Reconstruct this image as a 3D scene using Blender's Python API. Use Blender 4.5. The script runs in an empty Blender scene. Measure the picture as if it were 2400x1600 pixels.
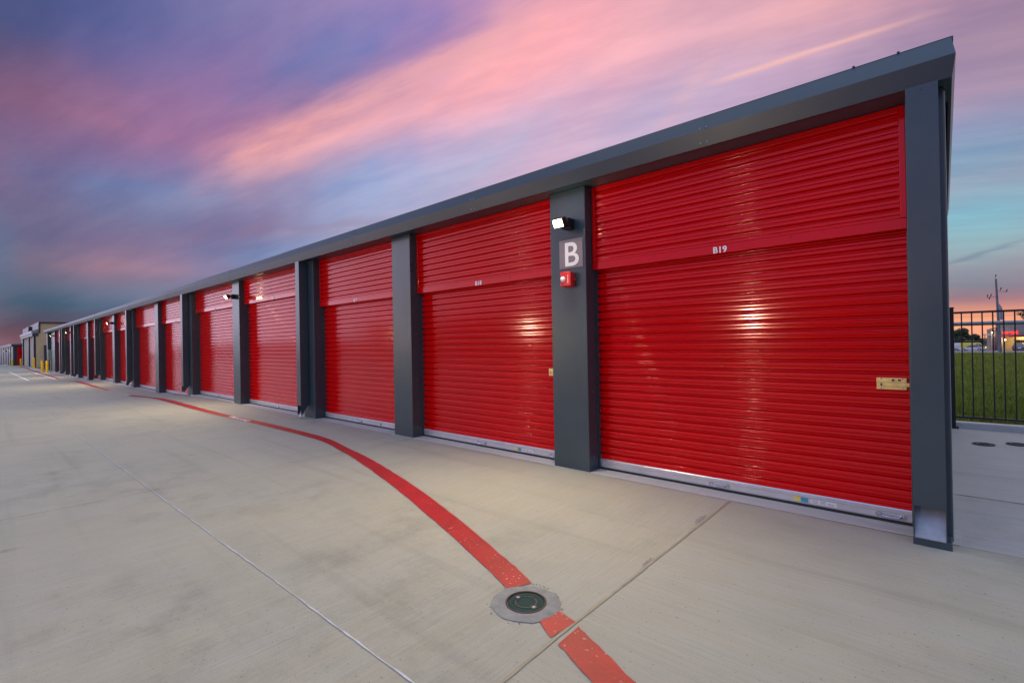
import bpy, bmesh, math, random
from mathutils import Vector, Matrix
random.seed(11)
R = math.radians
scene = bpy.context.scene
C = scene.collection

# ---------------------------------------------------------------- camera
EYE = 1.5
cam = bpy.data.cameras.new('camera')
cam.sensor_width = 36.0
cam.lens = 16.925
cam.clip_start = 0.05
cam.clip_end = 3000
camo = bpy.data.objects.new('camera', cam)
C.objects.link(camo)
scene.camera = camo
_f = Vector((-0.66816162, 0.74401137, 0.00267168)); _r = Vector((0.74385505, 0.66808735, -0.01841074)); _u = Vector((0.01548272, 0.01031401, 0.99982694))
camo.matrix_world = Matrix(((_r.x, _u.x, -_f.x, 0), (_r.y, _u.y, -_f.y, 0), (_r.z, _u.z, -_f.z, EYE), (0, 0, 0, 1)))

scene.view_settings.view_transform = 'Standard'
scene.view_settings.look = 'None'
scene.view_settings.exposure = 0.0
scene.view_settings.gamma = 1.0

# ---------------------------------------------------------------- dusk sky (world, laid out by azimuth and elevation)
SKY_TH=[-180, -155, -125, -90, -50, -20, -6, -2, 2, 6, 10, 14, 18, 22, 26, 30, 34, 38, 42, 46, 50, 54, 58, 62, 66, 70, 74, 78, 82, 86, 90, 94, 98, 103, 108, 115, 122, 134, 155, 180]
SKY_EL=[-2, 0, 1, 2, 3, 4.2, 5.5, 7.5, 10, 12.5, 15, 17.5, 20, 22.5, 25, 27.5, 30, 33, 37, 46, 55, 70, 88]  # sky outside the view is brightened to light the ground and door reflections
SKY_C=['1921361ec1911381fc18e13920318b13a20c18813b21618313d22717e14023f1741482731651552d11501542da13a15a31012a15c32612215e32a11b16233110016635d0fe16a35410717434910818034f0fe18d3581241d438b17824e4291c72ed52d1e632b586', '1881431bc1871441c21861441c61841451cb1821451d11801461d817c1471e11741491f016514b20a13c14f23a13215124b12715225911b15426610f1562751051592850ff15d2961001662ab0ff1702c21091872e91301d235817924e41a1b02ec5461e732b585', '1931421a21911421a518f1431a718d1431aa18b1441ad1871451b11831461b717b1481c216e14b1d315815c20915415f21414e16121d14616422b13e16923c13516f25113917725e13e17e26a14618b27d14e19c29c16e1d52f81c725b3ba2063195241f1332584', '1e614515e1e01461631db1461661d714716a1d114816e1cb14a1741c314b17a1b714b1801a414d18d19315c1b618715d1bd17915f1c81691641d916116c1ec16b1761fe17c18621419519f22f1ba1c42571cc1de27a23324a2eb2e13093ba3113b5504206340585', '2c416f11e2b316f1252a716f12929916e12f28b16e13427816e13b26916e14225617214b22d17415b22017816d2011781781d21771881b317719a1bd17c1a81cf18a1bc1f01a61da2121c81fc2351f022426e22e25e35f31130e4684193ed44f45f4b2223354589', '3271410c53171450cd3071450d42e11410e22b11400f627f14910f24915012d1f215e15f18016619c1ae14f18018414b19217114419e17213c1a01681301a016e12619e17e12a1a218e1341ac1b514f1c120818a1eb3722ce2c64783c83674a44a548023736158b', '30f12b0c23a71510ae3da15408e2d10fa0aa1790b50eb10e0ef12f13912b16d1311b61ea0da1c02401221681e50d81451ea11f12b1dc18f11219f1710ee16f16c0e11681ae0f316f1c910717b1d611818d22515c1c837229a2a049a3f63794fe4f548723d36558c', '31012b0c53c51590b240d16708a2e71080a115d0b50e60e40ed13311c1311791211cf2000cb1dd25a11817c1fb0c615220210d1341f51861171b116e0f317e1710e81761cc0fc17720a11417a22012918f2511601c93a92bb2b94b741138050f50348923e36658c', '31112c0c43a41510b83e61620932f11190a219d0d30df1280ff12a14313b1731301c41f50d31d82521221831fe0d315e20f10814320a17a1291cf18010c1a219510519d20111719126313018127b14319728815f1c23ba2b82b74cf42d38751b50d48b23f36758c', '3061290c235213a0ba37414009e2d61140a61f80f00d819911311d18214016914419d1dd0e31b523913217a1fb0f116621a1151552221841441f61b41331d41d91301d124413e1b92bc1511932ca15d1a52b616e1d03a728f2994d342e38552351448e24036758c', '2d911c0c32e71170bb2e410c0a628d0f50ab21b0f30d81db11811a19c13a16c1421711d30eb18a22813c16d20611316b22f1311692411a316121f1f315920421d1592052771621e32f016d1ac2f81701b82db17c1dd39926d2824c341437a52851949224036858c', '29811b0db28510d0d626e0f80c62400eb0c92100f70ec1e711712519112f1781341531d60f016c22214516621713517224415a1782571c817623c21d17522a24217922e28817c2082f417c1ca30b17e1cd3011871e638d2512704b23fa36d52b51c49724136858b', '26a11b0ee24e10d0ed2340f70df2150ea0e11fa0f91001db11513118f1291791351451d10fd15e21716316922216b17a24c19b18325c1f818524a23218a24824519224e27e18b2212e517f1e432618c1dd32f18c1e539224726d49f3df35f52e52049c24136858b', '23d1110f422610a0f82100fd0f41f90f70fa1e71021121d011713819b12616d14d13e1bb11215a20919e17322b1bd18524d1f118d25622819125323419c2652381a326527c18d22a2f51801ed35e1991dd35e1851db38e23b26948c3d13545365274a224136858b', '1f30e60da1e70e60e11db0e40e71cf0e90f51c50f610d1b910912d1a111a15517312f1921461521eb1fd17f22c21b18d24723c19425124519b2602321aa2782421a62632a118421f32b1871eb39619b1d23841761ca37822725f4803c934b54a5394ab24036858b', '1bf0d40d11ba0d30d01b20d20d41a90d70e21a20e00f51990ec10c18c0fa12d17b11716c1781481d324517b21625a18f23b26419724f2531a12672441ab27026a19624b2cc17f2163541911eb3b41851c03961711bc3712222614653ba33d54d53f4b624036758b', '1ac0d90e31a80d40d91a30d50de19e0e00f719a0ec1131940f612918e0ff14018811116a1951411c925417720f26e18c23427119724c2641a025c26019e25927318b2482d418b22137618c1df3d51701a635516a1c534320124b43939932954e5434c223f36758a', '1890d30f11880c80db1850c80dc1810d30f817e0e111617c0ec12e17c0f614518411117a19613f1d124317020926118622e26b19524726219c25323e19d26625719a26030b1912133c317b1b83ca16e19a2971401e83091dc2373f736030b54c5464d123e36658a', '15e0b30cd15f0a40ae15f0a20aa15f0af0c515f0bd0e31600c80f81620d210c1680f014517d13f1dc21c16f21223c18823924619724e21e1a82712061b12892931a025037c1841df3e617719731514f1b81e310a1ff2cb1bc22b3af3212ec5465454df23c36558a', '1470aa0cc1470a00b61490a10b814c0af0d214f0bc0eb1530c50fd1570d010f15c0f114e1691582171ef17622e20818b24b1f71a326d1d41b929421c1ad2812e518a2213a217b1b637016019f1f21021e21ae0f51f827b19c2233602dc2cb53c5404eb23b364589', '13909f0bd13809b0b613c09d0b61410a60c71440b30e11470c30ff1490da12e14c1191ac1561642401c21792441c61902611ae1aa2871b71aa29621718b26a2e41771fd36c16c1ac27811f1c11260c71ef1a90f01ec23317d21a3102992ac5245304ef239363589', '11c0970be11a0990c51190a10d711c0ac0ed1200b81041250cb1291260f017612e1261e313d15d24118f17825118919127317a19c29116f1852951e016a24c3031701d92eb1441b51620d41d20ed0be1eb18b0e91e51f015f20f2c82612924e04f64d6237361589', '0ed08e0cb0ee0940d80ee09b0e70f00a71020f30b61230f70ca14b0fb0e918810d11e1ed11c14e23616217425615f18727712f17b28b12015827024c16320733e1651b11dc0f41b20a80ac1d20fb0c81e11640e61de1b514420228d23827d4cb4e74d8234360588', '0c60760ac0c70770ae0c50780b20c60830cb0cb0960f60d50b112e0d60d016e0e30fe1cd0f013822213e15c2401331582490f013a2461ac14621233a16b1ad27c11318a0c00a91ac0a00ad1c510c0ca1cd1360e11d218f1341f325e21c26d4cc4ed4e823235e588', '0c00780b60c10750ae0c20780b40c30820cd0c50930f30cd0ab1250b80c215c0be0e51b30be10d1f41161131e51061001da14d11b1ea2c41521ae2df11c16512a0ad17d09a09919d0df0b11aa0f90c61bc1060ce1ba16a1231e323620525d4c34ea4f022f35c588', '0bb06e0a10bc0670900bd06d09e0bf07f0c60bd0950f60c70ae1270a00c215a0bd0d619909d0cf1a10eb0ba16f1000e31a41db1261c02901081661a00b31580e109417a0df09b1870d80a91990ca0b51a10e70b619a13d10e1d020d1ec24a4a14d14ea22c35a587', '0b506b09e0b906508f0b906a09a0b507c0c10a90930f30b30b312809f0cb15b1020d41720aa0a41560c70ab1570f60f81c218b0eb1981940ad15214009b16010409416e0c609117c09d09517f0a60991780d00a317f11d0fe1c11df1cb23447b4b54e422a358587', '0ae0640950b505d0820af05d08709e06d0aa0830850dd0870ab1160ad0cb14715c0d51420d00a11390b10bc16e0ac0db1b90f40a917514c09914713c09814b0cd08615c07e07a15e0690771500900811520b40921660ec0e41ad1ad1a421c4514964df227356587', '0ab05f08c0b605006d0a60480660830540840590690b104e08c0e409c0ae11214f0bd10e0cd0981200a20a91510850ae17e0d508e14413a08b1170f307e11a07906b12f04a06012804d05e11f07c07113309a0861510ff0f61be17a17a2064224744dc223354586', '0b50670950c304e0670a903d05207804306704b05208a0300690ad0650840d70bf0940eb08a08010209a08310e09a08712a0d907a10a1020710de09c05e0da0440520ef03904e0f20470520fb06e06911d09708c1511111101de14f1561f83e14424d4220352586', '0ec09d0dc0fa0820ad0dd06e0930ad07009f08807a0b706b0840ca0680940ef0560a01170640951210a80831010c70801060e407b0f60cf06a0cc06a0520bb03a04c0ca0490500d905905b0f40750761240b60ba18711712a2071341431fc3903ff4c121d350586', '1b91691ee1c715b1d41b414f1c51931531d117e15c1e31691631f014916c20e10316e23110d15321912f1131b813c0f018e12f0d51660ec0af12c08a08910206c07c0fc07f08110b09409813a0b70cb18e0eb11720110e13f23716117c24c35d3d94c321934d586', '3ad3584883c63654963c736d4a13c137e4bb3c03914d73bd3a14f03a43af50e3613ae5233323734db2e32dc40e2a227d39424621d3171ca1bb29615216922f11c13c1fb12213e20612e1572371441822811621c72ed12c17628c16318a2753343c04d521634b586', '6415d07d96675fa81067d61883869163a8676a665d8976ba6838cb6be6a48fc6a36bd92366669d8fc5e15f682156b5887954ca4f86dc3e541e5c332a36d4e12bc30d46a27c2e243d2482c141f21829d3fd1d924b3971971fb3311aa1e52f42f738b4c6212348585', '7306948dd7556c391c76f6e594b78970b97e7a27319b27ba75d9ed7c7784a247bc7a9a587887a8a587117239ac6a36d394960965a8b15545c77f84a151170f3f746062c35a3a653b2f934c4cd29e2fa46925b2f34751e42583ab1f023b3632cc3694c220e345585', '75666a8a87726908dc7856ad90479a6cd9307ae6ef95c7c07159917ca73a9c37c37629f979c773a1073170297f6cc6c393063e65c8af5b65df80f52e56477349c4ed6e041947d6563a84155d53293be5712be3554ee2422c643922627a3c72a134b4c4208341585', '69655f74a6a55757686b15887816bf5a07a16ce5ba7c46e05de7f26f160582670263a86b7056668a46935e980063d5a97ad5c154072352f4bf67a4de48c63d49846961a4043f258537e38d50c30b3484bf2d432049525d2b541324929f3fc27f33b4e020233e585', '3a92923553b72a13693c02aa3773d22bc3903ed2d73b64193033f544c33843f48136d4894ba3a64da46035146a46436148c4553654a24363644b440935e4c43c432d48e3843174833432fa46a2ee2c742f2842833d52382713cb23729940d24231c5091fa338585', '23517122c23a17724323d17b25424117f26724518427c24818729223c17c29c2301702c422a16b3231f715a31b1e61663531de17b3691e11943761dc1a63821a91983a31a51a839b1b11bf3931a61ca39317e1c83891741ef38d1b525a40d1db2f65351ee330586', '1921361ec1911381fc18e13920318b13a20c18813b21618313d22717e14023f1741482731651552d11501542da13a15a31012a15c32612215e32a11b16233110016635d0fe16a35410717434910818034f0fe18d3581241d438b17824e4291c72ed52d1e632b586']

world = bpy.data.worlds.new('World')
scene.world = world
world.use_nodes = True
nt = world.node_tree
nt.nodes.clear()
N = nt.nodes.new
L = nt.links.new

def wm(op, a, b=None, c=None, clamp=False):
    n = N('ShaderNodeMath'); n.operation = op; n.use_clamp = clamp
    for i, v in enumerate((a, b, c)):
        if v is None: continue
        if hasattr(v, 'links'): L(v, n.inputs[i])
        else: n.inputs[i].default_value = v
    return n.outputs[0]

def wv(op, a, b=None, s=None):
    n = N('ShaderNodeVectorMath'); n.operation = op
    for i, v in enumerate((a, b)):
        if v is None: continue
        if hasattr(v, 'links'): L(v, n.inputs[i])
        else: n.inputs[i].default_value = v
    if s is not None:
        if hasattr(s, 'links'): L(s, n.inputs['Scale'])
        else: n.inputs['Scale'].default_value = s
    return n.outputs['Value'] if op in ('DOT_PRODUCT', 'LENGTH') else n.outputs['Vector']

def wmix(f, a, b, mode='MIX'):
    n = N('ShaderNodeMix'); n.data_type = 'RGBA'; n.blend_type = mode
    if hasattr(f, 'links'): L(f, n.inputs[0])
    else: n.inputs[0].default_value = f
    for i, v in ((6, a), (7, b)):
        if hasattr(v, 'links'): L(v, n.inputs[i])
        else: n.inputs[i].default_value = (*v, 1)
    return n.outputs[2]

tc = N('ShaderNodeTexCoord')
D = tc.outputs['Generated']
sep = N('ShaderNodeSeparateXYZ'); L(D, sep.inputs[0])
dx, dy, dz = sep.outputs
# cloud-sheet coordinates (where the ray meets a high flat layer), streaked along the wind
zz = wm('ADD', wm('MAXIMUM', dz, 0.0), 0.13)
px = wm('DIVIDE', dx, zz); py = wm('DIVIDE', dy, zz)
cmb = N('ShaderNodeCombineXYZ')
L(wm('ADD', wm('MULTIPLY', px, 0.55), wm('MULTIPLY', py, 0.12)), cmb.inputs[0])
L(wm('ADD', wm('MULTIPLY', py, 2.1), wm('MULTIPLY', px, -0.55)), cmb.inputs[1])
def wnoise(vec, scale, detail, rough=0.55):
    n = N('ShaderNodeTexNoise'); L(vec, n.inputs['Vector'])
    n.inputs['Scale'].default_value = scale; n.inputs['Detail'].default_value = detail; n.inputs['Roughness'].default_value = rough
    return n
nA = wnoise(cmb.outputs[0], 1.1, 5)
nB = wnoise(cmb.outputs[0], 3.2, 6, 0.62)
sA = N('ShaderNodeSeparateColor'); L(nA.outputs['Color'], sA.inputs[0])
theta = wm('ARCTAN2', wm('MULTIPLY', dx, -1.0), dy)
theta = wm('MULTIPLY', theta, 180 / math.pi)
theta = wm('ADD', theta, wm('MULTIPLY', wm('SUBTRACT', sA.outputs[0], 0.5), 7.0))
el = wm('MULTIPLY', wm('ARCSINE', wm('MINIMUM', wm('MAXIMUM', dz, -1.0), 1.0)), 180 / math.pi)
elw = wm('MULTIPLY', wm('SUBTRACT', sA.outputs[1], 0.5), wm('MULTIPLY', wm('MINIMUM', wm('MAXIMUM', el, 0.0), 25.0), 0.17))
elv = wm('DIVIDE', wm('ADD', wm('ADD', el, elw), 10.0), 100.0)

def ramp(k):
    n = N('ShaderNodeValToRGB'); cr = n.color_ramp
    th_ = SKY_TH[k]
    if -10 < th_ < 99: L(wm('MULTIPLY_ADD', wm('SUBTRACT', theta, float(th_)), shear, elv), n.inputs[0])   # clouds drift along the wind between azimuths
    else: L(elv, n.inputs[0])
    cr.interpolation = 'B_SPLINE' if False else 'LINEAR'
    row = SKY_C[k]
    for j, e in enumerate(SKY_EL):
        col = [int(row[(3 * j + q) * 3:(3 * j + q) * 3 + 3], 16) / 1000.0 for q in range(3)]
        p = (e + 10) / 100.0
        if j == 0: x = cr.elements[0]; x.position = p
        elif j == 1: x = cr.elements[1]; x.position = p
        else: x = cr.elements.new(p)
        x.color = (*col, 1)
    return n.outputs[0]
def smooth(v, a, b):
    n = N('ShaderNodeMapRange'); n.interpolation_type = 'SMOOTHSTEP'
    L(v, n.inputs[0]); n.inputs[1].default_value = a; n.inputs[2].default_value = b
    return n.outputs[0]
shear = wm('MULTIPLY', wm('MULTIPLY', smooth(theta, 8, 42), wm('SUBTRACT', 1.0, smooth(theta, 70, 86))), wm('MULTIPLY', smooth(el, 5, 16), 0.0046))
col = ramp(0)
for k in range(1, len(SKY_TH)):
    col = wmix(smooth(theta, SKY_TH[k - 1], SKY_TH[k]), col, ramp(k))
# finer cloud fibres
fib = wm('MULTIPLY', wm('SUBTRACT', nB.outputs[0], 0.5), smooth(el, 1.0, 14.0))
col = wmix(1.0, col, wmix(smooth(fib, -0.3, 0.3), (0.84, 0.87, 0.94), (1.17, 1.12, 1.05)), 'MULTIPLY')

def streak(c0, c1, width, colr, amt, a_soft=0.03, wob=0.0, wcol=None):
    """a straight cloud streak or contrail lying on the great circle from c0 to c1"""
    global col
    a, b = Vector(c0).normalized(), Vector(c1).normalized()
    n = a.cross(b).normalized(); t = n.cross(a).normalized(); ln = math.acos(a.dot(b))
    u = wv('DOT_PRODUCT', D, tuple(n))
    if wob: u = wm('ADD', u, wm('MULTIPLY', wm('SUBTRACT', nB.outputs[0], 0.5), wob))
    s = wm('ARCTAN2', wv('DOT_PRODUCT', D, tuple(t)), wv('DOT_PRODUCT', D, tuple(a)))
    g = wm('EXPONENT', wm('MULTIPLY', wm('POWER', wm('DIVIDE', u, width), 2.0), -1.0))
    g = wm('MULTIPLY', g, smooth(s, -a_soft, a_soft)); g = wm('MULTIPLY', g, wm('SUBTRACT', 1.0, smooth(s, ln - a_soft * 2, ln + a_soft)))
    if wcol is not None: g = wm('MULTIPLY', g, smooth(nB.outputs[0], 0.25, 0.6))
    col = wmix(wm('MULTIPLY', g, amt), col, colr)
streak((-0.2767, 0.8544, 0.4398), (-0.0168, 0.8936, 0.4485), 0.0042, (1.0, 0.50, 0.42), 0.62, 0.05, 0.014)
streak((-0.9033, 0.2971, 0.3094), (-0.5178, 0.647, 0.5597), 0.030, (0.98, 0.40, 0.34), 0.45, 0.06, 0.05, 1)
streak((-0.3709, 0.8416, 0.3926), (-0.25, 0.82, 0.5), 0.016, (0.95, 0.46, 0.44), 0.35, 0.08, 0.03, 1)
streak((-0.0024, 0.9945, 0.1048), (0.098, 0.985, 0.135), 0.0035, (0.13, 0.18, 0.30), 0.45, 0.03, 0.012)
streak((-0.97, 0.17, 0.19), (-0.75, 0.62, 0.235), 0.020, (0.24, 0.14, 0.24), 0.35, 0.08, 0.07, 1)
streak((-0.97, 0.10, 0.10), (-0.86, 0.47, 0.12), 0.016, (0.17, 0.15, 0.25), 0.4, 0.08, 0.05, 1)

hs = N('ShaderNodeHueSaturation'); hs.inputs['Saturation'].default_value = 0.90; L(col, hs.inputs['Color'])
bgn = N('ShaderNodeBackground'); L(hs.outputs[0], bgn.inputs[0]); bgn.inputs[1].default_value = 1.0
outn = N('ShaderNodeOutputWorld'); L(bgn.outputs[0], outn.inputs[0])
world.cycles.sampling_method = 'MANUAL'
world.cycles.sample_map_resolution = 512

# ---------------------------------------------------------------- helpers
def tag(o, label=None, cat=None, group=None, kind=None):
    if label: o['label'] = label
    if cat: o['category'] = cat
    if group: o['group'] = group
    if kind: o['kind'] = kind
    return o

def empty(name, loc, rz=0.0):
    o = bpy.data.objects.new(name, None); C.objects.link(o)
    o.empty_display_size = 0.2
    o.location = loc; o.rotation_euler = (0, 0, rz)
    return o

def root_loc(p):
    v = Vector((0, 0, 0))
    while p is not None:
        v += p.location; p = p.parent
    return v

class MB:
    def __init__(self): self.v = []; self.f = []
    def add(self, vs, fs):
        b = len(self.v); self.v += [tuple(v) for v in vs]; self.f += [tuple(i + b for i in f) for f in fs]; return self
    def box(self, x0, x1, y0, y1, z0, z1):
        return self.add([(x0, y0, z0), (x1, y0, z0), (x1, y1, z0), (x0, y1, z0), (x0, y0, z1), (x1, y0, z1), (x1, y1, z1), (x0, y1, z1)],
                        [(0, 3, 2, 1), (4, 5, 6, 7), (0, 1, 5, 4), (1, 2, 6, 5), (2, 3, 7, 6), (3, 0, 4, 7)])
    def prism(self, prof, x0, x1, closed=True, caps=True, axis='x'):
        """profile of (y, z) points swept along x (or (x, z) points along y)"""
        n = len(prof); vs = []
        for x in (x0, x1):
            for a, b in prof: vs.append((x, a, b) if axis == 'x' else (a, x, b))
        fs = []
        m = n if closed else n - 1
        for i in range(m):
            j = (i + 1) % n
            fs.append((i, j, n + j, n + i) if axis == 'x' else (j, i, n + i, n + j))
        if closed and caps: fs += [tuple(range(n - 1, -1, -1)), tuple(range(n, 2 * n))]
        return self.add(vs, fs)
    def tube(self, p0, p1, r, n=12, r1=None, caps=True):
        p0, p1 = Vector(p0), Vector(p1); d = (p1 - p0).normalized()
        a = d.orthogonal().normalized(); b = d.cross(a); r1 = r if r1 is None else r1
        vs = []
        for p, q in ((p0, r), (p1, r1)):
            for i in range(n):
                t = 2 * math.pi * i / n; vs.append(p + (a * math.cos(t) + b * math.sin(t)) * q)
        fs = [(i, (i + 1) % n, n + (i + 1) % n, n + i) for i in range(n)]
        if caps: fs += [tuple(range(n - 1, -1, -1)), tuple(range(n, 2 * n))]
        return self.add(vs, fs)
    def path(self, pts, r, n=8):
        for a, b in zip(pts[:-1], pts[1:]): self.tube(a, b, r, n)
        return self
    def lathe(self, prof, cx, cy, n=24, z0=0.0, sx=1.0, sy=1.0):
        vs = []; m = len(prof)
        for i in range(n):
            t = 2 * math.pi * i / n
            for r, z in prof: vs.append((cx + sx * r * math.cos(t), cy + sy * r * math.sin(t), z0 + z))
        fs = []
        for i in range(n):
            k = (i + 1) % n
            for j in range(m - 1): fs.append((i * m + j, k * m + j, k * m + j + 1, i * m + j + 1))
        return self.add(vs, fs)
    def xf(self, M):
        self.v = [tuple(M @ Vector(v)) for v in self.v]; return self
    def build(self, name, m, parent=None, smooth=False, bevel=0.0, sharp=35, loc=None):
        me = bpy.data.meshes.new(name)
        o_ = root_loc(parent) if parent is not None else (Vector(loc) if loc else Vector((0, 0, 0)))
        if loc and parent is None: pass
        me.from_pydata([(v[0] - o_.x, v[1] - o_.y, v[2] - o_.z) for v in self.v], [], self.f)
        me.materials.append(m)
        bm = bmesh.new(); bm.from_mesh(me)
        if len(bm.faces) < 60000: bmesh.ops.recalc_face_normals(bm, faces=bm.faces)
        bm.to_mesh(me); bm.free()
        if smooth:
            for p in me.polygons: p.use_smooth = True
            me.set_sharp_from_angle(angle=R(sharp))
        me.update()
        ob = bpy.data.objects.new(name, me); C.objects.link(ob)
        if parent is not None: ob.parent = parent
        elif loc: ob.location = loc
        if bevel:
            b = ob.modifiers.new('bevel', 'BEVEL'); b.width = bevel; b.segments = 2; b.limit_method = 'ANGLE'; b.angle_limit = R(40)
            b.harden_normals = False
        return ob

def copy_tree(o, parent=None):
    c = o.copy(); C.objects.link(c); c.parent = parent
    for ch in list(o.children): copy_tree(ch, c)
    return c

def text_obj(body, size, place, m, name, parent, bold=0.0, sx=1.0, extrude=0.001, align='CENTER'):
    cu = bpy.data.curves.new(name, 'FONT'); cu.body = body; cu.size = size; cu.align_x = align; cu.offset = bold * size; cu.extrude = extrude
    cu.space_character = 1.04
    t = bpy.data.objects.new(name, cu); C.objects.link(t)
    dg = bpy.context.evaluated_depsgraph_get()
    me = bpy.data.meshes.new_from_object(t.evaluated_get(dg)); me.name = name
    bpy.data.objects.remove(t); bpy.data.curves.remove(cu)
    o_ = root_loc(parent) if parent is not None else Vector((0, 0, 0))
    for v in me.vertices:
        p = place(v.co.x * sx, v.co.y, v.co.z); v.co = Vector(p) - o_
    me.materials.clear(); me.materials.append(m)
    ob = bpy.data.objects.new(name, me); C.objects.link(ob); ob.parent = parent
    return ob

# ---------------------------------------------------------------- materials
def newmat(name):
    m = bpy.data.materials.new(name); m.use_nodes = True
    t = m.node_tree; b = t.nodes['Principled BSDF']
    return m, t, b

def mat(name, colr, rough=0.5, metal=0.0, spec=0.5, var=0.0, vscale=3.0, bump=0.0, bscale=40.0, stretch=(1, 1, 1), coat=0.0, wave=0.0, wscale=2.0, dirt=None, rvar=0.0, emit=None, es=0.0):
    m, t, b = newmat(name)
    n = t.nodes.new; l = t.links.new
    b.inputs['Base Color'].default_value = (*colr, 1); b.inputs['Roughness'].default_value = rough
    b.inputs['Metallic'].default_value = metal; b.inputs['Specular IOR Level'].default_value = spec
    b.inputs['Coat Weight'].default_value = coat; b.inputs['Coat Roughness'].default_value = 0.12
    if emit:
        b.inputs['Emission Color'].default_value = (*emit, 1); b.inputs['Emission Strength'].default_value = es
    geo = n('ShaderNodeNewGeometry'); mp = n('ShaderNodeMapping'); mp.inputs['Scale'].default_value = stretch
    l(geo.outputs['Position'], mp.inputs[0])
    def noise(s, d=4, ro=0.55):
        x = n('ShaderNodeTexNoise'); x.inputs['Scale'].default_value = s; x.inputs['Detail'].default_value = d; x.inputs['Roughness'].default_value = ro
        l(mp.outputs[0], x.inputs['Vector']); return x
    if var or dirt:
        x = noise(vscale, 6, 0.6)
        mr = n('ShaderNodeMapRange'); mr.inputs[1].default_value = 0.3; mr.inputs[2].default_value = 0.7; mr.inputs[3].default_value = 1 - var; mr.inputs[4].default_value = 1 + var
        l(x.outputs[0], mr.inputs[0])
        mx = n('ShaderNodeVectorMath'); mx.operation = 'SCALE'; mx.inputs[0].default_value = colr; l(mr.outputs[0], mx.inputs['Scale'])
        src = mx.outputs[0]
        if dirt:
            y = noise(vscale * 0.35, 8, 0.7)
            mr2 = n('ShaderNodeMapRange'); mr2.inputs[1].default_value = 0.5; mr2.inputs[2].default_value = 0.75; mr2.inputs[4].default_value = dirt[3]
            l(y.outputs[0], mr2.inputs[0])
            mm = n('ShaderNodeMix'); mm.data_type = 'RGBA'; l(mr2.outputs[0], mm.inputs[0]); l(src, mm.inputs[6]); mm.inputs[7].default_value = (*dirt[:3], 1)
            src = mm.outputs[2]
        l(src, b.inputs['Base Color'])
    if rvar:
        x = noise(vscale * 0.7, 4)
        mr = n('ShaderNodeMapRange'); mr.inputs[3].default_value = max(0, rough - rvar); mr.inputs[4].default_value = rough + rvar
        l(x.outputs[0], mr.inputs[0]); l(mr.outputs[0], b.inputs['Roughness'])
    prev = None
    if wave:
        x = noise(wscale, 1); bp = n('ShaderNodeBump'); bp.inputs['Strength'].default_value = 1.0; bp.inputs['Distance'].default_value = wave
        l(x.outputs[0], bp.inputs['Height']); prev = bp
    if bump:
        x = noise(bscale, 5); bp = n('ShaderNodeBump'); bp.inputs['Strength'].default_value = 1.0; bp.inputs['Distance'].default_value = bump
        l(x.outputs[0], bp.inputs['Height'])
        if prev: l(prev.outputs[0], bp.inputs['Normal'])
        prev = bp
    if prev: l(prev.outputs[0], b.inputs['Normal'])
    return m

M = {}
M['red_steel'] = mat('red_painted_steel', (0.64, 0.0003, 0.0010), 0.10, spec=0.5, var=0.05, vscale=1.2, wave=0.0007, wscale=0.8, rvar=0.04)
M['red_steel'].node_tree.nodes['Principled BSDF'].inputs['Specular Tint'].default_value = (1, 0.72, 0.80, 1)
M['grey_steel'] = mat('charcoal_painted_steel', (0.034, 0.060, 0.080), 0.30, spec=0.6, var=0.10, vscale=2.0, wave=0.005, wscale=1.6, rvar=0.06, dirt=(0.11, 0.105, 0.10, 0.25))
M['fascia'] = mat('charcoal_trim_steel', (0.016, 0.034, 0.058), 0.34, spec=0.6, var=0.06, vscale=1.5, wave=0.003, wscale=0.8, rvar=0.05)
M['galv'] = mat('galvanised_steel', (0.34, 0.38, 0.43), 0.42, metal=0.35, var=0.12, vscale=14, dirt=(0.12, 0.11, 0.10, 0.5))
M['alum'] = mat('aluminium_bar', (0.58, 0.60, 0.66), 0.34, metal=0.45, var=0.06, vscale=6, dirt=(0.3, 0.3, 0.3, 0.3))
M['rubber'] = mat('black_rubber', (0.012, 0.012, 0.014), 0.6)
M['chrome'] = mat('zinc_handle', (0.55, 0.58, 0.62), 0.2, metal=0.9)
M['brass'] = mat('brass_latch', (0.80, 0.62, 0.26), 0.3, metal=0.55, var=0.2, vscale=20)
M['white_vinyl'] = mat('white_vinyl', (0.93, 0.93, 0.96), 0.4)
M['dark_slot'] = mat('dark_recess', (0.02, 0.012, 0.012), 0.7)
M['sign_grey'] = mat('sign_plate_grey', (0.23, 0.20, 0.225), 0.45, var=0.06, vscale=30)
M['alarm_red'] = mat('alarm_red_plastic', (0.62, 0.02, 0.02), 0.35)
M['strobe'] = mat('strobe_lens', (0.85, 0.86, 0.9), 0.15, spec=0.8, bump=0.004, bscale=60)
M['black_metal'] = mat('black_fixture', (0.010, 0.011, 0.014), 0.4)
M['fence_black'] = mat('fence_black_paint', (0.006, 0.009, 0.014), 0.32, spec=0.6)
M['pipe'] = mat('galvanised_pipe', (0.30, 0.34, 0.36), 0.45, metal=0.3, var=0.15, vscale=8)
M['yellow'] = mat('bollard_yellow', (0.95, 0.60, 0.01), 0.4, var=0.08, vscale=6)
M['elec'] = mat('electric_cabinet_green_grey', (0.16, 0.23, 0.23), 0.5, var=0.06)
M['stucco'] = mat('tan_block_wall', (0.55, 0.48, 0.36), 0.9, var=0.06, vscale=4)
M['lens'] = mat('lit_lamp_lens', (1, 0.9, 0.7), 0.4, emit=(1.0, 0.82, 0.50), es=9.0)
M['lens_far'] = mat('lit_lamp_lens_far', (1, 0.9, 0.7), 0.4, emit=(1.0, 0.80, 0.52), es=14.0)

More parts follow.
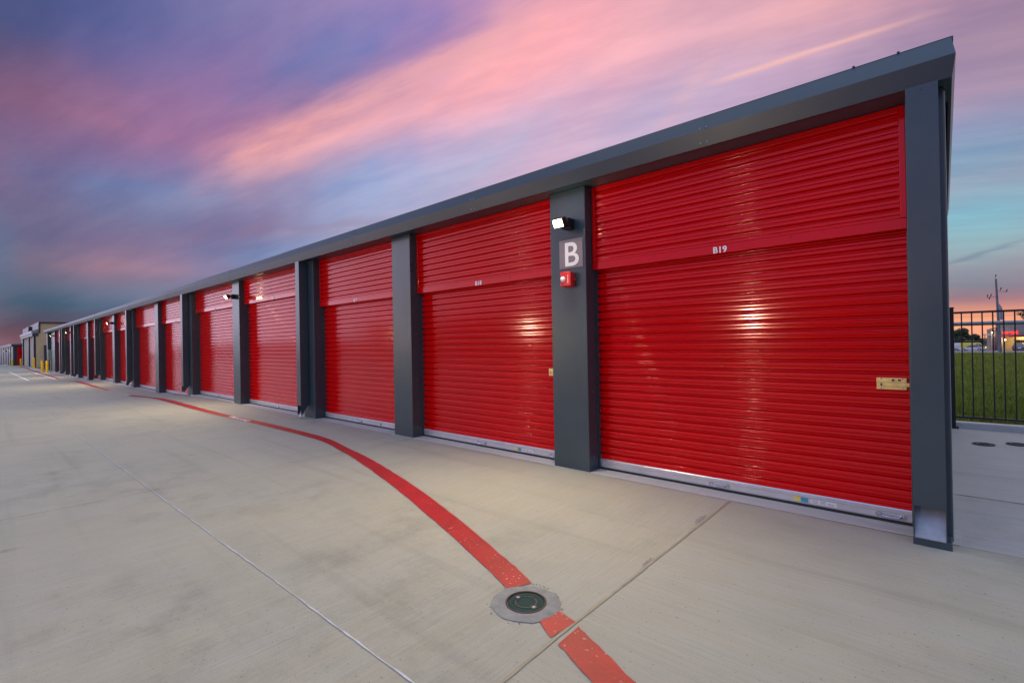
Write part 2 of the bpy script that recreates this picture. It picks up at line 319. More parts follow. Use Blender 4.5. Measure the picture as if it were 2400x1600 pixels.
# ---------------------------------------------------------------- ground levels
_GX = [(-700, -3.2), (-300, -2.6), (-97, -0.50), (-80, -0.43), (-41, -0.39), (-36, -0.20), (-22, -0.18), (-17.5, 0.0), (700, 0.0)]
def G(x):
    for (a, za), (b, zb) in zip(_GX[:-1], _GX[1:]):
        if x <= b: return za + (zb - za) * max(0.0, (x - a)) / (b - a)
    return 0.0
def H(y):
    return 0.0 if y < 53 else -0.0232 * (min(y, 172) - 53)

def concrete(name, base, warm, light, seam=True):
    m, t, b = newmat(name)
    n = t.nodes.new; l = t.links.new
    geo = n('ShaderNodeNewGeometry'); sp = n('ShaderNodeSeparateXYZ'); l(geo.outputs['Position'], sp.inputs[0])
    def mapn(sc, rot=0.0):
        q = n('ShaderNodeMapping'); q.inputs['Scale'].default_value = sc; q.inputs['Rotation'].default_value = (0, 0, rot); l(geo.outputs['Position'], q.inputs[0]); return q.outputs[0]
    def nz(v, s, d=6, ro=0.6):
        x = n('ShaderNodeTexNoise'); x.inputs['Scale'].default_value = s; x.inputs['Detail'].default_value = d; x.inputs['Roughness'].default_value = ro; l(v, x.inputs['Vector']); return x.outputs[0]
    def nzc(v, s):
        x = n('ShaderNodeTexNoise'); x.inputs['Scale'].default_value = s; x.inputs['Detail'].default_value = 3; l(v, x.inputs['Vector']); return x.outputs['Color']
    def ma(op, a, c):
        x = n('ShaderNodeMath'); x.operation = op
        for i, v in enumerate((a, c)):
            if hasattr(v, 'links'): l(v, x.inputs[i])
            else: x.inputs[i].default_value = v
        return x.outputs[0]
    def mr(v, a, c, d0=0.0, d1=1.0):
        x = n('ShaderNodeMapRange'); l(v, x.inputs[0]); x.inputs[1].default_value = a; x.inputs[2].default_value = c; x.inputs[3].default_value = d0; x.inputs[4].default_value = d1; return x.outputs[0]
    def mix(f, a, c):
        x = n('ShaderNodeMix'); x.data_type = 'RGBA'
        if hasattr(f, 'links'): l(f, x.inputs[0])
        else: x.inputs[0].default_value = f
        for i, v in ((6, a), (7, c)):
            if hasattr(v, 'links'): l(v, x.inputs[i])
            else: x.inputs[i].default_value = (*v, 1)
        return x.outputs[2]
    slab = ma('GREATER_THAN', sp.outputs[0], -1.5)                      # each pour was broomed in its own direction
    bx = nz(mapn((1.1, 30, 1), 0.04), 2.2, 7, 0.65); by = nz(mapn((30, 1.1, 1), 0.10), 2.2, 7, 0.65)
    broom = ma('ADD', ma('MULTIPLY', bx, slab), ma('MULTIPLY', by, ma('SUBTRACT', 1.0, slab)))
    bx2 = nz(mapn((0.35, 3.2, 1), 0.06), 1.3, 5); by2 = nz(mapn((3.2, 0.35, 1), 0.12), 1.3, 5)
    band = ma('ADD', ma('MULTIPLY', bx2, slab), ma('MULTIPLY', by2, ma('SUBTRACT', 1.0, slab)))
    blotch = nz(geo.outputs['Position'], 0.75, 7, 0.62); blot2 = nz(geo.outputs['Position'], 2.6, 6, 0.7)
    big = nz(geo.outputs['Position'], 0.32, 4, 0.55)
    grit = nz(geo.outputs['Position'], 160, 3, 0.8); pit = nz(geo.outputs['Position'], 55, 2, 0.5)
    c = mix(mr(blotch, 0.34, 0.66), base, warm)
    c = mix(mr(band, 0.35, 0.7, 0.0, 0.55), c, light)
    c = mix(ma('MULTIPLY', mr(blot2, 0.45, 0.80, 0.0, 0.75), mr(big, 0.46, 0.62)), c, tuple(v * 0.62 for v in base))
    vo = n('ShaderNodeTexVoronoi'); vo.inputs['Scale'].default_value = 1.15; vo.inputs['Randomness'].default_value = 1.0
    wv_ = n('ShaderNodeVectorMath'); wv_.operation = 'MULTIPLY_ADD'; l(nzc(geo.outputs['Position'], 9), wv_.inputs[0]); wv_.inputs[1].default_value = (.09, .09, 0); l(geo.outputs['Position'], wv_.inputs[2]); l(wv_.outputs[0], vo.inputs['Vector'])
    c = mix(ma('MULTIPLY', mr(vo.outputs['Distance'], 0.035, 0.085, 0.55, 0.0), mr(blot2, 0.42, 0.62)), c, tuple(v * 0.45 for v in base))   # small drips
    tyre = nz(mapn((0.10, 2.6, 1), 0.02), 1.7, 3)
    c = mix(mr(tyre, 0.56, 0.72, 0.0, 0.28), c, tuple(v * 0.6 for v in base))                                                             # faint tyre tracks down the lane
    v = ma('ADD', mr(broom, 0.25, 0.75, 0.86, 1.12), mr(grit, 0.2, 0.8, -0.17, 0.17))
    v = ma('MULTIPLY', v, mr(pit, 0.26, 0.34, 0.55, 1.0))
    sc = n('ShaderNodeVectorMath'); sc.operation = 'SCALE'; l(c, sc.inputs[0]); l(v, sc.inputs['Scale'])
    l(sc.outputs[0], b.inputs['Base Color'])
    l(mr(broom, 0.3, 0.7, 0.62, 0.8), b.inputs['Roughness']); b.inputs['Specular IOR Level'].default_value = 0.35
    bp = n('ShaderNodeBump'); bp.inputs['Distance'].default_value = 0.004; bp.inputs['Strength'].default_value = 0.8; l(broom, bp.inputs['Height'])
    b2 = n('ShaderNodeBump'); b2.inputs['Distance'].default_value = 0.002; b2.inputs['Strength'].default_value = 0.7; l(grit, b2.inputs['Height']); l(bp.outputs[0], b2.inputs['Normal'])
    l(b2.outputs[0], b.inputs['Normal'])
    return m
M['concrete'] = concrete('broomed_concrete', (0.37, 0.368, 0.298), (0.43, 0.412, 0.315), (0.415, 0.422, 0.375))
M['sill'] = concrete('sill_concrete', (0.47, 0.49, 0.48), (0.50, 0.50, 0.48), (0.52, 0.54, 0.54))
M['apron'] = concrete('apron_concrete', (0.44, 0.44, 0.43), (0.47, 0.46, 0.44), (0.50, 0.51, 0.52))
M['mortar'] = mat('fresh_mortar', (0.27, 0.275, 0.26), 0.9, var=0.18, vscale=18, bump=0.004, bscale=50, dirt=(0.2, 0.2, 0.2, 0.5))
M['sealant'] = mat('joint_sealant', (0.34, 0.31, 0.22), 0.7, var=0.12, vscale=9, bump=0.002, bscale=60)
M['white_seal'] = mat('pale_joint_filler', (0.52, 0.55, 0.58), 0.7, var=0.3, vscale=9)
M['crack'] = mat('dark_crack', (0.07, 0.065, 0.06), 0.9)
M['curb'] = mat('curb_concrete', (0.52, 0.54, 0.54), 0.85, var=0.1, vscale=8, bump=0.002)
M['lid'] = mat('green_iron_lid', (0.004, 0.045, 0.046), 0.6, metal=0.0, spec=0.15, var=0.2, vscale=25)
M['rust'] = mat('rusty_ring', (0.06, 0.035, 0.028), 0.7)
M['road'] = mat('worn_asphalt', (0.20, 0.20, 0.22), 0.8, var=0.1, vscale=0.5)

def paint(name, colr, chip, wear):
    """road paint with grains of concrete showing through where it has chipped"""
    m, t, b = newmat(name); n = t.nodes.new; l = t.links.new
    geo = n('ShaderNodeNewGeometry')
    def nz(s, d=5, ro=0.6):
        x = n('ShaderNodeTexNoise'); x.inputs['Scale'].default_value = s; x.inputs['Detail'].default_value = d; x.inputs['Roughness'].default_value = ro; l(geo.outputs['Position'], x.inputs['Vector']); return x.outputs[0]
    def mr(v, a, c, d0=0.0, d1=1.0):
        x = n('ShaderNodeMapRange'); l(v, x.inputs[0]); x.inputs[1].default_value = a; x.inputs[2].default_value = c; x.inputs[3].default_value = d0; x.inputs[4].default_value = d1; return x.outputs[0]
    s = n('ShaderNodeVectorMath'); s.operation = 'SCALE'; s.inputs[0].default_value = colr; l(mr(nz(4), 0.3, 0.7, 0.8, 1.18), s.inputs['Scale'])
    s2 = n('ShaderNodeVectorMath'); s2.operation = 'SCALE'; l(s.outputs[0], s2.inputs[0]); l(mr(nz(140, 3), 0.25, 0.75, 0.72, 1.25), s2.inputs['Scale'])
    mu = n('ShaderNodeMath'); mu.operation = 'MULTIPLY'; l(mr(nz(45, 2), wear, wear + 0.03), mu.inputs[0]); l(mr(nz(3.1), 0.44, 0.6), mu.inputs[1])
    mx = n('ShaderNodeMix'); mx.data_type = 'RGBA'; l(mu.outputs[0], mx.inputs[0]); l(s2.outputs[0], mx.inputs[6]); mx.inputs[7].default_value = (*chip, 1)
    l(mx.outputs[2], b.inputs['Base Color']); b.inputs['Roughness'].default_value = 0.55
    bp = n('ShaderNodeBump'); bp.inputs['Distance'].default_value = 0.002; l(nz(120, 3), bp.inputs['Height']); l(bp.outputs[0], b.inputs['Normal'])
    return m
M['red_paint'] = paint('red_lane_paint', (0.42, 0.012, 0.016), (0.62, 0.55, 0.48), 0.66)
M['white_paint'] = paint('white_line_paint', (0.74, 0.75, 0.80), (0.45, 0.43, 0.40), 0.66)

XS = sorted(set([-140, -120, -110, -97, -88, -80, -70, -60, -50, -41, -36, -30, -22, -17.5, -12, -8, -4, -2, 0.05, 8, 16, 30] + [-41 + 0.5 * k for k in range(11)] + [-22 + 0.5 * k for k in range(10)]))
def smoothG(x):
    return (G(x - 0.9) + G(x - 0.45) + G(x) + G(x + 0.45) + G(x + 0.9)) / 5
m = MB()
def sheet(mb, xs, ys, z):
    b = len(mb.v); mb.v += [(x, y, z(x, y)) for x in xs for y in ys]
    ny = len(ys)
    for i in range(len(xs) - 1):
        for j in range(ny - 1):
            a = b + i * ny + j; mb.f.append((a, a + ny, a + ny + 1, a + 1))
sheet(m, XS, [-46, -22, -10, 0, 4.655], lambda x, y: smoothG(x))
tag(m.build('pavement', M['concrete'], smooth=True), kind='structure')
m = MB()
sheet(m, [0.030, 4, 8, 16, 30], [4.66, 6.13], lambda x, y: 0.0)
sheet(m, [0.030, 4, 8, 16, 30], [6.138, 10.5], lambda x, y: 0.0)
tag(m.build('side_apron', M['apron']), kind='structure')
m = MB()
sheet(m, [-700, -500, -300, -200, -140, -120, -97, -80, -66, -50, -41, -36, -22, -17.5, -8, 0, 8, 20, 40, 80, 150, 300, 700], [-700, -300, -100, -46, 0, 10.6, 20, 35, 53, 80, 110, 140, 172, 300, 700], lambda x, y: G(x) + H(y) - 0.03)
M['soil'] = mat('turf_soil', (0.045, 0.062, 0.014), 0.95, var=0.35, vscale=1.2)
tag(m.build('ground', M['soil'], smooth=True), kind='structure')
m = MB()
sheet(m, [-200, -60, 0, 30, 120, 300], [53, 80, 110, 140, 172, 215], lambda x, y: H(y) + 0.004 + (-0.2 if x < -60 else 0))
tag(m.build('road', M['road'], smooth=True), kind='structure')

def strip(name, pts, w, m_, z=0.004, jit=0.0, step=0.08, wj=0.0, zf=None):
    """a thin painted, sealed or cracked line on the ground through pts"""
    P = []
    for (a, b) in zip(pts[:-1], pts[1:]):
        L_ = math.hypot(b[0] - a[0], b[1] - a[1]); n_ = max(1, int(L_ / step))
        for i in range(n_): P.append((a[0] + (b[0] - a[0]) * i / n_, a[1] + (b[1] - a[1]) * i / n_))
    P.append(pts[-1]); mb = MB(); off = 0
    for i, p in enumerate(P):
        q = P[min(i + 1, len(P) - 1)]; o_ = P[max(i - 1, 0)]
        d = Vector((q[0] - o_[0], q[1] - o_[1])).normalized(); nn = Vector((-d.y, d.x))
        off = off * 0.8 + random.uniform(-jit, jit); hw = w / 2 + random.uniform(-wj, wj)
        for s in (-1, 1):
            v = Vector(p) + nn * (off + s * hw); mb.v.append((v.x, v.y, (smoothG(v.x) if v.x < -10 else 0) + z))
    for i in range(len(P) - 1): mb.f.append((2 * i, 2 * i + 1, 2 * i + 3, 2 * i + 2))
    return mb.build(name, m_)

def ribbon(name, up, lo, m_, z, jit=0.004, sub=10):
    """a painted band between two measured edges"""
    def cr(P, n):
        out = []
        for i in range(len(P) - 1):
            p0, p1, p2, p3 = P[max(i - 1, 0)], P[i], P[i + 1], P[min(i + 2, len(P) - 1)]
            for k in range(n):
                t = k / n
                out.append(tuple(0.5 * (2 * p1[c] + (p2[c] - p0[c]) * t + (2 * p0[c] - 5 * p1[c] + 4 * p2[c] - p3[c]) * t * t + (-p0[c] + 3 * p1[c] - 3 * p2[c] + p3[c]) * t ** 3) for c in (0, 1)))
        return out + [P[-1]]
    U, Lo = cr(up, sub), cr(lo, sub); mb = MB(); n_ = len(U)
    for a, b in zip(U, Lo):
        for p in (a, b):
            x, y = p[0] + random.uniform(-jit, jit), p[1] + random.uniform(-jit, jit)
            mb.v.append((x, y, (smoothG(x) if x < -10 else 0) + z))
    for i in range(n_ - 1): mb.f.append((2 * i, 2 * i + 1, 2 * i + 3, 2 * i + 2))
    return mb.build(name, m_)

U = [(-19.1, 3.86), (-15.6, 3.80), (-12.2, 3.76), (-9.97, 3.83), (-7.73, 3.82), (-6.49, 3.622), (-5.53, 3.436), (-4.35, 3.13), (-3.2, 2.77), (-2.217, 2.416), (-1.936, 2.299)]
Lw = [(-19.1, 3.68), (-15.6, 3.62), (-12.18, 3.58), (-10.0, 3.66), (-7.6, 3.651), (-6.459, 3.47), (-5.70, 3.302), (-4.5, 2.975), (-3.35, 2.62), (-2.373, 2.286), (-1.996, 2.146)]
tag(ribbon('fire_lane_line', U, Lw, M['red_paint'], 0.005), 'long curving red painted line sweeping from the near drain cover toward the far doors', 'painted line', 'red fire lane markings')
tag(ribbon('fire_lane_line', [(-1.66, 2.165), (-1.49, 2.123)], [(-1.655, 2.014), (-1.512, 1.935)], M['red_paint'], 0.005, sub=6), 'short red painted patch between the drain cover and the sealed joint', 'painted line', 'red fire lane markings')
tag(ribbon('fire_lane_line', [(-1.454, 2.102), (-1.033, 1.914), (-0.3, 1.56)], [(-1.449, 1.914), (-1.16, 1.785), (-0.42, 1.42)], M['red_paint'], 0.005), 'red painted line right of the sealed joint running off the bottom edge', 'painted line', 'red fire lane markings')
tag(ribbon('fire_lane_line', [(-40.2, 3.84), (-33, 3.82), (-26, 3.80), (-19.75, 3.92)], [(-40.2, 3.66), (-33, 3.64), (-26, 3.62), (-19.6, 3.74)], M['red_paint'], 0.005), 'straight red painted line beyond the gap, in front of the middle doors', 'painted line', 'red fire lane markings')
tag(ribbon('fire_lane_line', [(-95, 4.1), (-80, 4.02), (-68, 3.86), (-48, 3.86), (-42.3, 3.86)], [(-95, 3.86), (-80, 3.82), (-68, 3.66), (-48, 3.68), (-42.3, 3.70)], M['red_paint'], 0.005), 'farthest red painted line beside the white parking lines and yellow bollards', 'painted line', 'red fire lane markings')
tag(strip('parking_line', [(-67, 2.1), (-41.3, 2.3)], 0.14, M['white_paint'], 0.006), 'free-standing white parking line out in the lane at the far left', 'painted line', 'white parking lines')
tag(strip('parking_line', [(-67, 3.50), (-42.4, 3.58)], 0.14, M['white_paint'], 0.006), 'white parking line hugging the red line at the far left', 'painted line', 'white parking lines')
for x0, x1, s in ((-12.0, -10.2, 0.15), (-23.7, -22.0, 0.15)):
    yc = 3.70 if x0 > -15 else 3.71
    o = text_obj('FIRE LANE', s, lambda x, y, z, x0=x0, x1=x1, yc=yc: ((x0 + x1) / 2 + x, yc + y - 0.055, (smoothG((x0 + x1) / 2 + x) if x0 < -15 else 0) + 0.0075), M['white_vinyl'], 'lane_lettering', None, bold=0.035, sx=1.5, extrude=0.0)
    tag(o, 'white stencilled FIRE LANE wording on the %s' % ('nearer sweeping red line' if x0 > -15 else 'red line farther along, past the gap'), 'lettering', 'white stencilled lane wording')

tag(strip('joint_sealant', [(-1.50, 4.652), (-1.49, 2.1), (-1.475, 1.5), (-1.46, -1)], 0.019, M['sealant'], 0.004, 0.0015, 0.04, 0.002), kind='structure')
tag(strip('pavement_joint', [(-44, 1.2), (-16, 1.12), (-9.9, 1.215), (-7.7, 1.22), (-1.775, 1.281), (-1.50, 1.283)], 0.008, M['white_seal'], 0.004, 0.0025, 0.05, 0.0025), kind='structure')
for xx in (-6.28, -11.1, -15.9, -20.7, -25.5, -30.3, -35.1):
    tag(strip('pavement_joint', [(xx + 0.1, -12), (xx, 1.2), (xx - 0.08, 4.652)], 0.004 if xx > -12 else 0.007, M['crack'], 0.004, 0.002, 0.06, 0.001), kind='structure')
tag(strip('pavement_joint', [(-18, 4.648), (0.06, 4.648)], 0.006, M['crack'], 0.0042, 0.001, 0.1, 0.001), kind='structure')
# spalled edges beside the sealed joint
for (cx, cy, a_, b_) in ((-1.535, 4.02, 0.016, 0.12), (-1.518, 3.02, 0.005, 0.07)):
    mb = MB(); n_ = 22
    ring = [(cx + a_ * math.cos(t) * random.uniform(.7, 1.2), cy + b_ * math.sin(t) * random.uniform(.8, 1.1)) for t in [2 * math.pi * i / n_ for i in range(n_)]]
    mb.add([(x, y, 0.0045) for x, y in ring], [tuple(range(n_))])
    tag(mb.build('joint_spall', M['mortar']), kind='structure')
    tag(strip('joint_crack', [(x - 0.002, y) for x, y in ring[n_ // 4:3 * n_ // 4]], 0.003, M['crack'], 0.006, 0.001, 0.02, 0.001), kind='structure')

# drain clean-out: mortar collar, ring, green lid with two bolts
def cleanout(name, cx, cy, r, label, collar=True, seed=1):
    random.seed(seed)
    t = empty(name, (cx, cy, 0)); tag(t, label, 'drain cover', 'round drain covers set in the concrete')
    if collar:
        mb = MB(); n_ = 64; prof = []
        rr = [r * (1.76 + 0.05 * math.sin(2 * a + 1) + 0.03 * math.sin(7 * a) + random.uniform(-.03, .03)) for a in [2 * math.pi * i / n_ for i in range(n_)]]
        rings = [(1.0, 0.0035), (0.93, 0.008), (0.8, 0.010), (0.66, 0.0085)]
        for k, (s, z) in enumerate(rings):
            for i in range(n_):
                a = 2 * math.pi * i / n_; q = rr[i] * s if k < 3 else r * 1.04
                mb.v.append((cx + q * math.cos(a), cy + q * math.sin(a), z))
        for k in range(3):
            for i in range(n_):
                j = (i + 1) % n_; mb.f.append((k * n_ + i, k * n_ + j, (k + 1) * n_ + j, (k + 1) * n_ + i))
        mb.build('mortar_collar', M['mortar'], t, smooth=True)
        # crumbled rim
        mc = MB()
        for i in range(60):
            a = random.uniform(0, 6.28); q = r * random.uniform(1.68, 2.0); s = random.uniform(.001, .003)
            x, y = cx + q * math.cos(a), cy + q * math.sin(a); mc.box(x - s, x + s, y - s, y + s, 0.002, 0.003 + s)
        tag(mc.build('mortar_crumbs', M['mortar'], t), kind='stuff')
    MB().lathe([(r * 1.06, 0.002), (r * 1.06, 0.012), (r * 0.97, 0.013), (r * 0.95, 0.008), (r * .95, 0.004)], cx, cy, 48).build('ring', M['rust'] if collar else M['black_metal'], t, smooth=True)
    ld = MB().lathe([(0.0005, 0.009), (r * .42, 0.009), (r * .44, 0.0105), (r * .47, 0.009), (r * .62, 0.009), (r * .64, 0.0105), (r * .67, 0.009), (r * .9, 0.0088), (r * .93, 0.006)], cx, cy, 48).build('lid', M['lid'], t, smooth=True, sharp=15)
    for s in (-1, 1):
        bx_, by_ = cx + s * r * .62, cy - s * r * .10
        MB().lathe([(0.0003, .0098), (r * .17, .0098), (r * .18, .0112), (r * .2, .0095)], bx_, by_, 20).build('bolt_well', M['black_metal'], ld, smooth=True)
        MB().lathe([(0.0003, .0135), (r * .07, .0135), (r * .09, .0105)], bx_ + 0.003, by_ - .004, 12).build('bolt', M['galv'], ld, smooth=True)
    mt = MB()
    for i in range(40):
        a = 2 * math.pi * i / 40; q = r * .545
        x, y = cx + q * math.cos(a), cy + q * math.sin(a); dx_, dy_ = -math.sin(a), math.cos(a); ex, ey = math.cos(a), math.sin(a)
        w_ = r * random.uniform(.02, .045); h_ = r * .045
        mt.add([(x + dx_ * w_ * p + ex * h_ * q2, y + dy_ * w_ * p + ey * h_ * q2, 0.0105) for p, q2 in ((-1, -1), (1, -1), (1, 1), (-1, 1))], [(0, 1, 2, 3)])
    mt.build('raised_lettering', M['black_metal'], ld)
    return t
cleanout('drain_cover', -1.815, 2.10, 0.112, 'green iron drain cover with two bolts in a rough mortar collar on the red line', True, 3)
cleanout('drain_cover', 0.375, 9.13, 0.108, 'small round drain cover nearer the fence post on the right side apron', False, 4)
cleanout('drain_cover', 0.715, 9.37, 0.108, 'small round drain cover at the right picture edge on the apron', False, 5)
random.seed(21)
# apron crack, curb
tag(strip('pavement_joint', [(0.07, 6.135), (0.5, 6.13), (4, 6.13)], 0.008, M['crack'], 0.004, 0.003, 0.04, 0.002), kind='structure')
cb = MB().prism([(10.50, -0.05), (10.50, 0.085), (10.515, 0.10), (10.66, 0.10), (10.66, -0.05)], 0.05, 14).build('curb', M['curb']); tag(cb, kind='structure')

# ---------------------------------------------------------------- the storage building
YP, YF, YH, YC = 4.669, 4.47, 4.80, 4.895     # pillar face, fascia face, header face, door curtain face
ZS = 3.285                                    # soffit
PR = [-3.036, -6.367, -9.683, -13.887, -18.122, -22.405, -26.83, -31.15, -35.31, -39.69, -44.08, -47.83, -51.14, -54.82, -58.71]
PW = 0.5
bld = empty('storage_building', (-33, 7.5, 0))
tag(bld, 'long low self storage building in charcoal steel with a row of red roll-up doors', 'building')
# eave trim: flared fold, top tilted back, face tilted under; mitred into the rake at the right end
def eave(xa, xb):
    mb = MB()
    prof = [(YF + 0.09, 3.578, -0.022), (YF, 3.415, 0.0), (YF + 0.035, 3.272, -0.021), (YF + 0.07, 3.272, -0.021)]
    for x, e in ((xa, 0), (xb, 1)):
        for y, z, d in prof: mb.v.append((x + (d if e else 0), y, z))
    for i in range(3): mb.f.append((i, i + 1, 5 + i, 4 + i))
    return mb
xe = 0.088
segs = [xe, -1.62, -4.7, -7.8, -10.9, -14.0, -17.1, -20.2, -23.3, -26.4, -29.5, -35.7, -41.9, -48.1, -54.3, -60.5, -66.6]
for i, (b_, a_) in enumerate(zip(segs[:-1], segs[1:])):
    o = eave(a_ - (0.02 if i % 2 else 0), b_ + (0.02 if i % 2 and i else 0))
    if i % 2: o.v = [(x, y - 0.0025, z) for x, y, z in o.v]
    if i == 0: fs = o.build('fascia', M['fascia'], bld)
    else:
        if i > 1 or True: o.v = [(x + (0.021 * 1 if False else 0), y, z) for x, y, z in o.v]
        fo = o.build('fascia', M['fascia'], bld)
# make the mid-run segments meet squarely (only the last one is mitred)
for x in segs[1:8]:
    for dx_ in (-0.028, 0.03):
        for y, z in ((YF + 0.012, 3.44), (YF + 0.026, 3.31)): MB().tube((x + dx_, y - 0.006, z), (x + dx_, y + 0.01, z), 0.006, 8).build('screw', M['galv'], fs)
# ends of the roof panel ribs peeping over the eave
for x in (-0.22, -0.49): MB().box(x - 0.008, x + 0.008, YF + 0.08, YF + 0.12, 3.576, 3.586).build('roof_rib', M['fascia'], bld)
roof = MB().add([(xe - .01, YF + .085, 3.575), (-66.6, YF + .085, 3.575), (-66.6, 10.5, 3.70), (xe - .01, 10.5, 3.70), (xe - .01, YF + .085, 3.55), (-66.6, YF + .085, 3.55), (-66.6, 10.5, 3.6), (xe - .01, 10.5, 3.6)],
      [(0, 1, 2, 3), (7, 6, 5, 4), (0, 4, 5, 1), (2, 6, 7, 3), (1, 5, 6, 2), (0, 3, 7, 4)]).build('roof', M['fascia'], bld)
# rake trim along the right end
mb = MB()
for y, zo in ((YF, 0.0), (10.5, 0.12)):
    for x, z in ((xe - 0.022, 3.575), (xe, 3.415), (xe - 0.021, 3.272), (xe - 0.04, 3.272)): mb.v.append((x, y if y > 5 else (y + 0.09 if z > 3.5 else (y if x > xe - .01 else y + 0.035)), z + zo))
for i in range(3): mb.f.append((i + 1, i, 4 + i, 5 + i))
mb.build('rake_trim', M['fascia'], bld)
# soffit, dark panel added behind the doors to block light, end and back walls
MB().box(-66.5, 0.05, YF + 0.068, 5.0, ZS, ZS + 0.012).build('soffit', M['grey_steel'], bld)
MB().box(-66.4, 0.02, 5.02, 5.08, -0.45, 3.55).build('light_block_panel', M['dark_slot'], bld)
ew = MB().box(0.0235, 0.0285, YP + 0.035, 10.42, 0.0, 3.28)
ew.build('end_wall', M['grey_steel'], bld)
MB().box(0.0237, 0.0300, YP + 0.03, YP + 0.075, 0.0, 3.265).build('corner_trim', M['galv'], bld, bevel=0.003)
MB().box(-66.4, 0.02, 10.36, 10.42, -0.45, 3.6).build('rear_wall', M['grey_steel'], bld)
MB().box(-66.45, -66.40, YP + .05, 10.42, -0.5, 3.5).build('end_wall', M['grey_steel'], bld)
# sill slabs under the doors, stepping down with the lane
def floorz(x): return 0.0 if x > -18.3 else (-0.18 if x > -35.6 else -0.37)
for a_, b_, z in ((-18.3, 0.07, 0.0), (-35.6, -18.302, -0.18), (-66.5, -35.602, -0.37)):
    MB().prism([(4.651, z - 0.3), (4.651, z + 0.001), (4.657, z + 0.006), (5.02, z + 0.006), (5.02, z - .3)], a_, b_).build('sill', M['sill'], bld)

def pillar(xr, xl, base, m_=None):
    mb = MB().box(xl, xr, YP, YC + 0.10, base, ZS - 0.001)
    o = mb.build('pillar', M['grey_steel'], bld, bevel=0.006)
    if xr > -12:
        for z in (0.25, 1.0, 1.75, 2.5, 3.15): MB().tube((xr - 0.0005, YP + 0.10, z + base), (xr + 0.004, YP + 0.10, z + base), 0.006, 8).build('screw', M['galv'], o)
    return o
P = [pillar(0.023, -0.195, -0.02)]
for xr in PR: P.append(pillar(xr, xr - PW, floorz(xr - .1) - 0.08))
pillar(-65.2, -65.9, -0.5)

# downspouts: a boxed channel hung off the eave, open at the foot over a pale chute
def downspout(xl, xr, base):
    z0 = base + 0.285
    t = MB()
    t.box(xl, xr, YF + 0.012, YF + 0.016, z0, 3.27)
    o = t.build('downspout', M['grey_steel'], bld, bevel=0.0)
    for x0, x1 in ((xl, xl + 0.004), (xr - 0.004, xr)):
        s = MB()
        prof = [(YF + 0.0165, base + 0.065), (YF + 0.0165, 3.265), (YP - 0.012, 3.265), (YP - 0.012, base + 0.31)]
        s.prism(prof, x0, x1).build('side_plate', M['grey_steel'], o)
    ch = MB().add([(xl + .005, YF + .02, base + 0.062), (xr - .005, YF + .02, base + 0.062), (xr - .005, YP - .006, base + 0.36), (xl + .005, YP - .006, base + 0.36),
                   (xl + .005, YF + .02, base + 0.054), (xr - .005, YF + .02, base + 0.054), (xr - .005, YP - .002, base + 0.35), (xl + .005, YP - .002, base + 0.35)],
                  [(0, 1, 2, 3), (7, 6, 5, 4), (0, 4, 5, 1), (1, 5, 6, 2), (2, 6, 7, 3), (3, 7, 4, 0)])
    ch.build('chute', M['galv'], o)
    if xr > -12:
        for x in (xl + 0.02, xr - 0.02, (xl + xr) / 2): MB().tube((x, YF + 0.008, 3.235), (x, YF + 0.014, 3.235), 0.0035, 8).build('screw', M['fascia'], o)
    return o
downspout(-0.183, -0.006, 0.0)
MB().box(-0.19, 0.021, YF + 0.03, YP - 0.001, -0.02, 0.052).build('downspout_base', M['grey_steel'], bld, bevel=0.004)
downspout(-10.10, -9.93, -0.01)
for xr in (-18.122, -26.83, -35.31, -44.08, -51.14):
    downspout(xr - 0.47, xr - 0.27, floorz(xr - .1))

# corrugated curtain profile: flat rib with a fine double bead, rounded valley
def ribs(z0, z1, yf, yback, p=0.0915, d=0.036):
    pts = []
    z = z0
    shape = []
    for c_, h_ in ((0.0105, 0.0105), (0.0427, 0.0088)):      # two slightly crowned faces either side of the bead
        for t in (-1, -.86, -.43, 0, .43, .86, 1): shape.append((c_ + t * h_, 0.7 * (t * h_) ** 2))
        if c_ < .02: shape += [(0.0240, -0.0022), (0.0275, 0.0035), (0.0310, -0.0022)]
    shape += [(0.0545, 0.0012), (0.0570, 0.004), (0.0605, d * 0.6), (0.0640, d * 0.93), (0.068, d), (0.0755, d), (0.0795, d * 0.93), (0.0825, d * 0.6), (0.0865, 0.004), (0.089, 0.0012)]
    k = p / 0.0915
    while z < z1 - 0.001:
        for s, y in shape:
            if z + s * k > z1: break
            pts.append((yf + y, z + s * k))
        z += p
    pts.append((yf, z1))
    return [(yback, z0)] + pts + [(yback, z1)]

